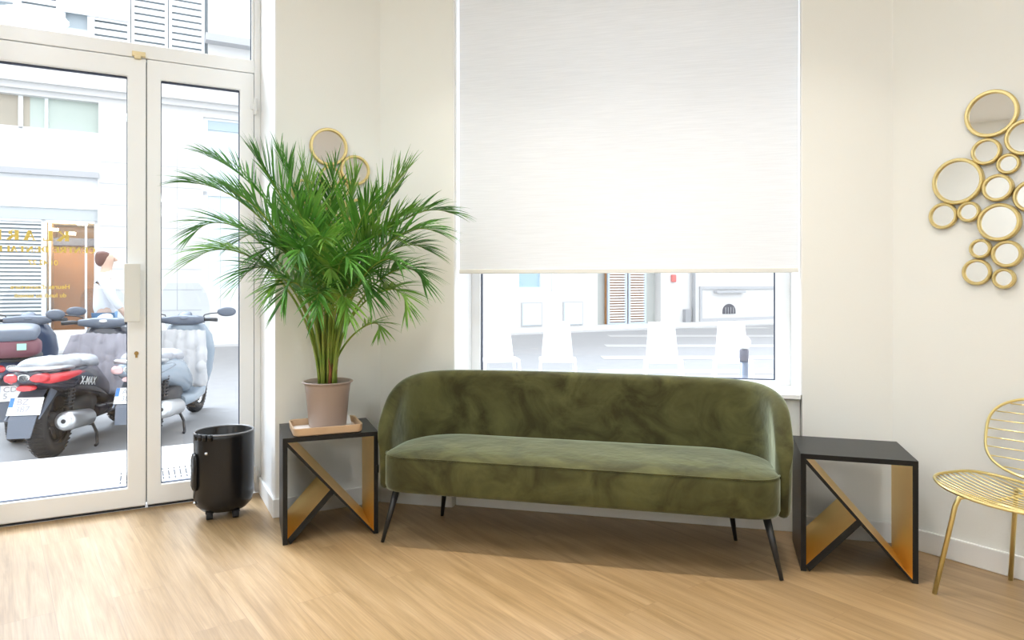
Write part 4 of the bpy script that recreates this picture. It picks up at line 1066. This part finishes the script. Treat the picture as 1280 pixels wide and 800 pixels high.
def scooter(loc, ang, label, body, accent, tail, cover=True, apron=None, topbox=False, xmax=False, screen=(.46, .40), plate_txt='BZ 387'):
    t = thing('scooter', label, 'scooter', loc, ang, 'scooters parked in a row at the kerb')
    O = lambda nm, bm, m, par=t, **k: obj(nm, bm, m, par, local=True, **k)
    def wheel(nm, x, R, r, w):
        M = Matrix.Translation((x, 0, R)) @ Matrix.Rotation(PI/2, 4, 'X')
        bm = bmesh.new(); prof = []
        for k in range(17):
            a = -PI*.62+PI*1.24*k/16; prof.append((R-r+r*math.cos(a), w*math.sin(a)))
        lathe(bm, prof, n=60, M=M, cap=False)
        for k in range(44):       # tread lugs, slanted
            a = 2*PI*k/44
            for s_ in (-1, 1):
                q0 = Vector(((R+.001)*math.cos(a), (R+.001)*math.sin(a), 0)); q1 = Vector(((R-r*.30)*math.cos(a+.09), (R-r*.30)*math.sin(a+.09), s_*w*.86))
                mid_ = Vector(((R-.003)*math.cos(a+.05), (R-.003)*math.sin(a+.05), s_*w*.5))
                tube(bm, [M @ q0, M @ mid_, M @ q1], .006, 4)
        wh = O(nm, bm, M_rubber, smooth=False)
        bm = bmesh.new(); lathe(bm, [(R-r*1.5, -w*.7), (R-r*1.02, -w*.75), (R-r*1.0, w*.75), (R-r*1.5, w*.7)], n=48, M=M, cap=False)
        lathe(bm, [(.001, -.05), (.05, -.05), (.06, 0), (.05, .05), (.001, .05)], n=24, M=M)
        for k in range(5):
            a = 2*PI*k/5; tube(bm, [M @ Vector((.04*math.cos(a), .04*math.sin(a), 0)), M @ Vector(((R-r*1.3)*math.cos(a+.2), (R-r*1.3)*math.sin(a+.2), 0))], .018, 8)
        O('rim', bm, M_alu if not xmax else M_darkpl, wh, smooth=True)
        return wh
    wheel('rear_wheel', 0, .285, .075, .068); wheel('front_wheel', 1.42, .275, .06, .055)
    # rear mudguard and plate
    bm = bmesh.new(); fl = [(-.20, .55, .085), (-.30, .50, .095), (-.42, .36, .10), (-.47, .24, .085)]
    for i in range(3):
        (x0, z0, h0), (x1, z1, h1) = fl[i], fl[i+1]; h0 *= .85; h1 *= .85
        hexa(bm, [Vector(p) for p in ((x0, -h0, z0), (x0, h0, z0), (x1, h1, z1), (x1, -h1, z1), (x0+.02, -h0, z0+.012), (x0+.02, h0, z0+.012), (x1+.02, h1, z1+.012), (x1+.02, -h1, z1+.012))])
    for s_ in (-1, 1): hexa(bm, [Vector(p) for p in ((-.20, s_*.085, .55), (-.05, s_*.07, .58), (-.08, s_*.07, .5), (-.42, s_*.10, .36), (-.20, s_*.095, .55), (-.05, s_*.08, .58), (-.08, s_*.08, .5), (-.42, s_*.11, .36))])
    mg = O('rear_mudguard', bm, M_scgrey)
    ax = Vector((-.10, 0, -.17)).normalized(); ay = Vector((0, -1, 0)); az = ay.cross(ax)    # plate plane
    def PP(u, v, h): return Vector((-.368, 0, .442))+ay*u-ax*v-Vector((.86, 0, -.5)).normalized()*h
    bm = bmesh.new(); hexa(bm, [PP(*p) for p in ((-.105, -.065, .002), (.105, -.065, .002), (.105, .065, .002), (-.105, .065, .002), (-.105, -.065, .006), (.105, -.065, .006), (.105, .065, .006), (-.105, .065, .006))])
    pl_ = O('number_plate', bm, M_plate, mg)
    bm = bmesh.new(); hexa(bm, [PP(*p) for p in ((-.104, -.005, .006), (-.078, -.005, .006), (-.078, .063, .006), (-.104, .063, .006), (-.104, -.005, .0075), (-.078, -.005, .0075), (-.078, .063, .0075), (-.104, .063, .0075))]); O('plate_band', bm, M_plblue, pl_)
    for j, tx in enumerate(plate_txt.split(' ')):
        Zv = -Vector((.86, 0, -.5)).normalized(); X = ay; Yv = Zv.cross(X).normalized(); Mx = Matrix((X, Yv, Zv)).transposed().to_4x4(); Mx.translation = PP(-.06, .012-.055*j, .0078); text_mesh('plate_characters', tx, .062, M_ink, pl_, Mx)
    # body: tail rising from behind the seat
    bm = bmesh.new(); loft(bm, [(-.40, 0, .64, .03, .025), (-.36, 0, .64, .10, .055), (-.22, 0, .62, .145, .085), (0, 0, .59, .165, .11), (.25, 0, .565, .175, .14), (.48, 0, .52, .18, .15), (.68, 0, .42, .17, .12), (.80, 0, .36, .13, .08)], n=28, e=2.6)
    bd = O('body_panel', bm, body)
    bm = bmesh.new()
    for s_ in (-1, 1):
        loft(bm, [(-.36, s_*.085, .625, .02, .018), (-.30, s_*.118, .625, .034, .036), (-.12, s_*.15, .62, .026, .036), (.08, s_*.166, .622, .014, .020), (.16, s_*.172, .62, .006, .008)], n=14, e=2.3)
    O('side_flash', bm, accent, bd)
    bm = bmesh.new()
    for s_ in (-1, 1): loft(bm, [(-.40, s_*.07, .64, .03, .018), (-.385, s_*.085, .64, .045, .030), (-.33, s_*.10, .64, .042, .034)], n=14)
    loft(bm, [(-.39, 0, .57, .05, .018), (-.35, 0, .57, .06, .022), (-.30, 0, .57, .05, .02)], n=12)
    O('tail_light', bm, tail)
    bm = bmesh.new(); loft(bm, [(-.40, 0, .645, .035, .022), (-.385, 0, .645, .045, .028), (-.36, 0, .645, .045, .028)], n=14); O('tail_lens', bm, M_plate)
    if xmax:
        Mx = Matrix(((1, 0, 0), (0, 0, -1), (0, 1, 0))).to_4x4(); Mx = Matrix.Translation((.06, -.181, .535)) @ Matrix.Rotation(math.radians(9), 4, 'Y') @ Mx; text_mesh('side_lettering', 'X-MAX', .09, M_plate, bd, Mx, .001, .001, .4)
    # seat under a crumpled cover
    bm = bmesh.new()
    secs = [(-.34, 0, .69, .07, .03), (-.26, 0, .70, .12, .055), (-.08, 0, .705, .155, .065), (.14, 0, .695, .17, .06), (.22, 0, .68, .165, .05), (.34, 0, .675, .16, .06), (.50, 0, .66, .14, .07), (.68, 0, .64, .10, .06)]
    loft(bm, secs, n=30, e=2.4)
    r_ = random.Random(int(abs(loc[0])*100))
    so = O('seat', bm, M_cover if cover else M_darkpl, smooth=True)
    if cover: crumple(so, .045, .16, 3)
    bm = bmesh.new(); tube(bm, [Vector(p) for p in ((.0, -.155, .675), (-.16, -.17, .69), (-.32, -.12, .70), (-.385, 0, .703), (-.32, .12, .70), (-.16, .17, .69), (.0, .155, .675))], .015, 8); O('grab_rail', bm, M_alu if apron else M_darkpl, smooth=True)
    # engine, shock, exhaust, swing arm, stand
    bm = bmesh.new(); loft(bm, [(-.05, .10, .29, .045, .05), (.1, .11, .30, .055, .085), (.36, .09, .31, .07, .11), (.52, .03, .33, .10, .11)], n=16); loft(bm, [(.22, -.02, .30, .09, .09), (.36, -.02, .31, .12, .13), (.55, 0, .33, .12, .12)], n=16); O('engine', bm, M_darkpl, smooth=True)
    for s_ in (-1, 1):
        bm = bmesh.new(); p0, p1 = Vector((-.02, s_*.125, .31)), Vector((.05, s_*.13, .57)); tube(bm, [p0, p1], .013, 10)
        n_ = 54; hel = []
        for k in range(n_+1):
            u = k/n_; c = p0.lerp(p1, .2+.7*u); a = u*7*2*PI; hel.append(c+Vector((.030*math.cos(a), .030*math.sin(a), 0)))
        tube(bm, hel, .0055, 6); O('shock_absorber', bm, M_darkpl, smooth=True)
    Mx = Matrix.Translation((-.20, -.165, .335)) @ Matrix.Rotation(math.radians(-7), 4, 'Y').inverted()
    bm = bmesh.new(); loft(bm, [(.0, 0, 0, .058, .058), (.02, 0, 0, .070, .070), (.10, 0, 0, .072, .072), (.42, 0, 0, .062, .064), (.46, 0, 0, .04, .042), (.62, .05, -.05, .022, .022)], n=26, e=2, M=Mx.inverted() if False else Matrix.Translation((-.20, -.175, .30)) @ Matrix.Rotation(math.radians(6), 4, 'Y'))
    ex = O('exhaust', bm, M_alu, smooth=True)
    bm = bmesh.new(); Mq = Matrix.Translation((-.20, -.175, .30)) @ Matrix.Rotation(math.radians(6), 4, 'Y'); loft(bm, [(-.012, 0, 0, .040, .040), (-.004, 0, 0, .048, .048), (.012, 0, 0, .050, .050)], n=24, e=2, M=Mq); O('exhaust_cap', bm, mat('cap_pale', (.72, .73, .74), .3), ex)
    bm = bmesh.new(); tube(bm, [Mq @ Vector((-.014, 0, 0)), Mq @ Vector((-.0125, 0, 0))], .016, 14); O('exhaust_outlet', bm, M_darkpl, ex)
    bm = bmesh.new(); tube(bm, [Vector(p) for p in ((.44, -.10, .22), (.40, -.17, .10), (.36, -.19, .012), (.30, -.20, .012))], .012, 8); tube(bm, [Vector(p) for p in ((.44, .10, .22), (.40, .17, .10), (.36, .19, .012), (.30, .20, .012))], .012, 8); tube(bm, [Vector((.42, -.13, .16)), Vector((.42, .13, .16))], .01, 8)
    O('centre_stand', bm, M_darkpl, smooth=True)
    # floorboard, leg shield, front fairing
    bm = bmesh.new(); loft(bm, [(.50, 0, .25, .16, .06), (.70, 0, .25, .20, .05), (1.0, 0, .27, .20, .05), (1.16, 0, .38, .18, .09)], n=20, e=3.5); loft(bm, [(.60, 0, .33, .07, .08), (.90, 0, .37, .065, .10), (1.1, 0, .45, .08, .12)], n=16); O('floorboard', bm, body)
    bm = bmesh.new()
    loft(bm, [(.28, 1.20, 0, .09, .16), (.45, 1.21, 0, .11, .21), (.65, 1.19, 0, .11, .24), (.80, 1.16, 0, .12, .22), (.90, 1.13, 0, .10, .16), (.93, 1.12, 0, .05, .10)], n=24, e=2.4, ax='z')
    O('front_fairing', bm, body)
    bm = bmesh.new(); tube(bm, [Vector((1.30, 0, .62)), Vector((1.42, 0, .275))], .035, 10); loft(bm, [(1.16, 0, .50, .05, .03), (1.30, 0, .58, .07, .02), (1.46, 0, .575, .07, .02), (1.62, 0, .50, .05, .015)], n=14); O('front_mudguard', bm, body)
    bm = bmesh.new(); loft(bm, [(1.22, 0, .72, .10, .06), (1.28, 0, .70, .08, .045), (1.30, 0, .70, .03, .02)], n=18); O('headlight', bm, M_plate)
    # windscreen
    bm = bmesh.new(); sh_, sw_ = screen; V_ = []
    for dz in (0, .004):
        for j in range(7):
            f = j/6; hw = sw_/2*(.75+.25*math.sin(PI*min(1, f*.7+.2)))*(1 if f < .8 else 1-(f-.8)*1.1)
            V_.append([bm.verts.new((1.20-.16*f-.10*abs(k/8-.5)**2*4*.5+dz, -hw+2*hw*k/8, .86+sh_*f)) for k in range(9)])
    for s_ in (0, 7):
        for j in range(6):
            for k in range(8): bm.faces.new((V_[s_+j][k], V_[s_+j][k+1], V_[s_+j+1][k+1], V_[s_+j+1][k]))
    O('windscreen', bm, M_screen, smooth=True)
    # handlebar, grips, levers, mirrors
    bm = bmesh.new(); loft(bm, [(-.19, 1.00, .955, .035, .028), (-.10, 1.05, .95, .05, .045), (0, 1.07, .945, .06, .055), (.10, 1.05, .95, .05, .045), (.19, 1.00, .955, .035, .028)], n=16, M=Matrix(((0, 1, 0, 0), (1, 0, 0, 0), (0, 0, 1, 0), (0, 0, 0, 1)))); hb = O('handlebar', bm, M_scgrey, smooth=True)
    bm = bmesh.new(); lathe(bm, [(.001, 0), (.055, 0), (.065, .012), (.05, .02), (.001, .018)], n=24, M=Matrix.Translation((1.06, 0, .985)) @ Matrix.Rotation(math.radians(-35), 4, 'Y')); O('dial', bm, M_plate if xmax else M_scgrey, hb)
    for s_ in (-1, 1):
        bm = bmesh.new(); tube(bm, [Vector((1.00, s_*.18, .955)), Vector((.98, s_*.24, .96)), Vector((.95, s_*.315, .955))], [.016, .018, .018], 12); O('grip', bm, M_darkpl, hb, smooth=True)
        bm = bmesh.new(); tube(bm, [Vector((1.03, s_*.20, .945)), Vector((1.03, s_*.24, .945)), Vector((1.0, s_*.31, .94))], .006, 8); O('brake_lever', bm, M_alu, hb, smooth=True)
        bm = bmesh.new(); tube(bm, [Vector((1.03, s_*.16, .96)), Vector((1.05, s_*.18, 1.00)), Vector((1.04, s_*.24, 1.015)), Vector((1.03, s_*.33, 1.02))], .006, 8)
        ms = O('mirror_arm', bm, M_darkpl, smooth=True)
        bm = bmesh.new(); loft(bm, [(-.010, 0, 0, .055, .028), (.0, 0, 0, .085, .045), (.02, 0, 0, .075, .04), (.035, 0, 0, .03, .02)], n=24, e=2.2, M=Matrix.Translation((1.02, s_*.39, 1.03)) @ Matrix.Rotation(-s_*.15, 4, 'Z')); mh = O('rear_view_mirror', bm, M_scgrey, ms, smooth=True)
    if apron:
        bm = bmesh.new(); V_ = []
        for j in range(13):
            f = j/12
            V_.append([])
            for k in range(25):
                y = (-.30+.60*k/24)*(.75+.28*f); V_[-1].append(bm.verts.new((.98-.26*f-.12*(abs(y)/.34)**2+.016*math.sin(k*1.3+2*f), y, .86-.50*f+.008*math.sin(k*2.1))))
        for j in range(12):
            for k in range(24): bm.faces.new((V_[j][k], V_[j][k+1], V_[j+1][k+1], V_[j+1][k]))
        o = O('leg_apron', bm, apron, smooth=True); s2 = o.modifiers.new('thick', 'SOLIDIFY'); s2.thickness = .008; crumple(o, .05, .14, 1)
    if topbox:
        bm = bmesh.new(); loft(bm, [(-.50, 0, .80, .10, .04), (-.47, 0, .80, .17, .07), (-.30, 0, .80, .19, .075), (-.14, 0, .80, .17, .07), (-.11, 0, .80, .1, .04)], n=28, e=4); tb = O('top_box', bm, mat('maroon_box', (.16, .05, .07), .4), smooth=True); bm = bmesh.new(); loft(bm, [(-.49, 0, .89, .14, .03), (-.46, 0, .90, .17, .05), (-.30, 0, .93, .18, .06), (-.15, 0, .90, .16, .05), (-.12, 0, .88, .1, .03)], n=28, e=3.5); O('box_lid', bm, M_scgrey, tb, smooth=True)
        bm = bmesh.new(); box(bm, -.46, -.452, -.12, -.05, .80, .86) if False else box(bm, -.512, -.468, -.10, -.04, .79, .84); O('sticker', bm, mat('sticker_green', (.35, .62, .50), .5), tb)
    return t
M_scblack = mat('scooter_gloss_black', (.022, .026, .045), .18, coat=.6)
M_scblue = mat('scooter_dark_blue', (.035, .06, .12), .22, coat=.5)
M_scsilver = mat('scooter_silver_blue', (.26, .32, .38), .25, coat=.4)
SC = Vector((-3.47, 5.17, -.15)); head = math.radians(90+11)
ud = Vector((.881, .4731, 0))
scooter(SC, head, 'black scooter with red side flash and grey seat cover, its exhaust towards the door', M_scblack, M_red, M_red, xmax=True, apron=mat('apron_lilac', (.30, .29, .33), .85, noise=.15, nscale=6, bump=.9, bscale=8), screen=(.40, .42))
p3 = SC+ud*.655+Vector((-.10, .16, 0))
scooter(p3, head-.02, 'silver-blue scooter with a grey leg apron, seen through both door leaves', M_scsilver, M_scsilver, mat('pale_tail_lens', (.66, .42, .42), .2), apron=M_apron, screen=(.45, .44), plate_txt='A 387')
p1 = Vector((-4.10, 5.70, -.15))
scooter(p1, math.radians(121), 'dark blue scooter with a maroon top box, cut off by the left picture edge', M_scblue, M_scblue, M_red, cover=False, topbox=True, screen=(.40, .42), plate_txt='CD 5')

# ------------------------------------------------------------------ passer-by
def person(loc, ang):
    t = thing('person', 'person in a white top and blue jeans walking past behind the scooters', 'person', loc, ang)
    def skin(nm, verts, edges, rad, m, par=t, sub=2):
        me = bpy.data.meshes.new(nm); me.from_pydata([Vector(v) for v in verts], edges, []); me.materials.append(m)
        o = bpy.data.objects.new(nm, me); link(o, par); sk = o.modifiers.new('skin', 'SKIN')
        for i, r_ in enumerate(rad):
            rr = r_ if isinstance(r_, tuple) else (r_, r_); me.skin_vertices[0].data[i].radius = rr
        me.skin_vertices[0].data[0].use_root = True
        s_ = o.modifiers.new('sub', 'SUBSURF'); s_.levels = sub; s_.render_levels = sub
        o.modifiers['skin'].use_smooth_shade = True
        XF[o.name] = XF[t.name]; return o
    M_skin = mat('skin', (.62, .42, .32), .5); M_top = mat('white_top', (.80, .80, .82), .8); M_jean = mat('blue_jeans', (.16, .30, .48), .8); M_hair = mat('brown_hair', (.14, .06, .045), .6); M_shoe = mat('dark_shoe', (.06, .06, .07), .6)
    # x = walking direction, z up
    V_ = [(0,0,.93), (0,0,1.10), (0,0,1.28), (.01,0,1.40), (.015,0,1.48), (.03,0,1.58), (.03,0,1.68),
          (0,.17,1.38), (-.10,.22,1.13), (.02,.22,.92), (.05,.22,.84), (0,-.17,1.38), (.10,-.22,1.13), (.22,-.2,.95), (.26,-.19,.88),
          (0,.09,.88), (.16,.10,.50), (.14,.10,.10), (.24,.10,.05), (0,-.09,.88), (-.08,-.10,.50), (-.32,-.10,.14), (-.24,-.10,.06)]
    E_ = [(0,1), (1,2), (2,3), (3,4), (4,5), (5,6), (3,7), (7,8), (8,9), (9,10), (3,11), (11,12), (12,13), (13,14), (0,15), (15,16), (16,17), (17,18), (0,19), (19,20), (20,21), (21,22)]
    R_ = [(.11,.14), (.09,.125), (.105,.15), (.07,.09), .05, .085, .07, .055, .042, .032, .028, .055, .042, .032, .028, .085, .058, .04, .032, .085, .058, .04, .032]
    skin('body', V_, E_, R_, M_skin)
    skin('shirt', [(0,0,.90), (0,0,1.10), (0,0,1.28), (.005,0,1.405), (0,.175,1.38), (-.10,.222,1.13), (-.02,.222,1.0), (0,-.175,1.38), (.10,-.222,1.13), (.19,-.205,1.0)], [(0,1), (1,2), (2,3), (3,4), (4,5), (5,6), (3,7), (7,8), (8,9)], [(.15,.17), (.13,.155), (.13,.175), (.085,.10), .07, .056, .048, .07, .056, .048], M_top)
    skin('trousers', [(0,0,.95), (0,.09,.86), (.16,.10,.50), (.14,.10,.13), (0,-.09,.86), (-.08,-.10,.50), (-.31,-.10,.17)], [(0,1), (1,2), (2,3), (0,4), (4,5), (5,6)], [(.12,.15), .10, .07, .056, .10, .07, .056], M_jean)
    skin('hair', [(.0,0,1.70), (-.02,0,1.62), (-.05,0,1.50)], [(0,1), (1,2)], [.085, .10, .06], M_hair)
    for y in (.10, -.10):
        x0 = .14 if y > 0 else -.32; z0 = .05 if y > 0 else .09
        bm = bmesh.new(); loft(bm, [(x0-.06, y, z0, .03, .03), (x0, y, z0+.01, .04, .045), (x0+.10, y, z0-.005, .045, .035), (x0+.19, y, z0-.015, .03, .02)], n=14); obj('shoe', bm, M_shoe, t, local=True, smooth=True)
    bm = bmesh.new(); loft(bm, [(.10, 0, 1.60, .012, .03), (.125, 0, 1.595, .010, .018), (.135, 0, 1.59, .006, .008)], n=10); obj('nose', bm, M_skin, t, local=True, smooth=True)
    return t
pp = ray(131, 355, 8.3); person(Vector((pp.x, pp.y, -.15)), math.radians(25))

# neighbouring pavement chairs in the glare
for px, Y, rz, lb in ((625, 7.9, 3.3, 'white chair outside, farthest left below the blind'), (697, 7.9, 3.1, 'white chair outside, second from the left below the blind'),
                      (829, 7.8, 3.0, 'white chair outside, left of the grey bollard'), (916, 7.8, 2.9, 'white chair outside, just right of the grey bollard')):
    out_chair(px, Y, rz, lb)
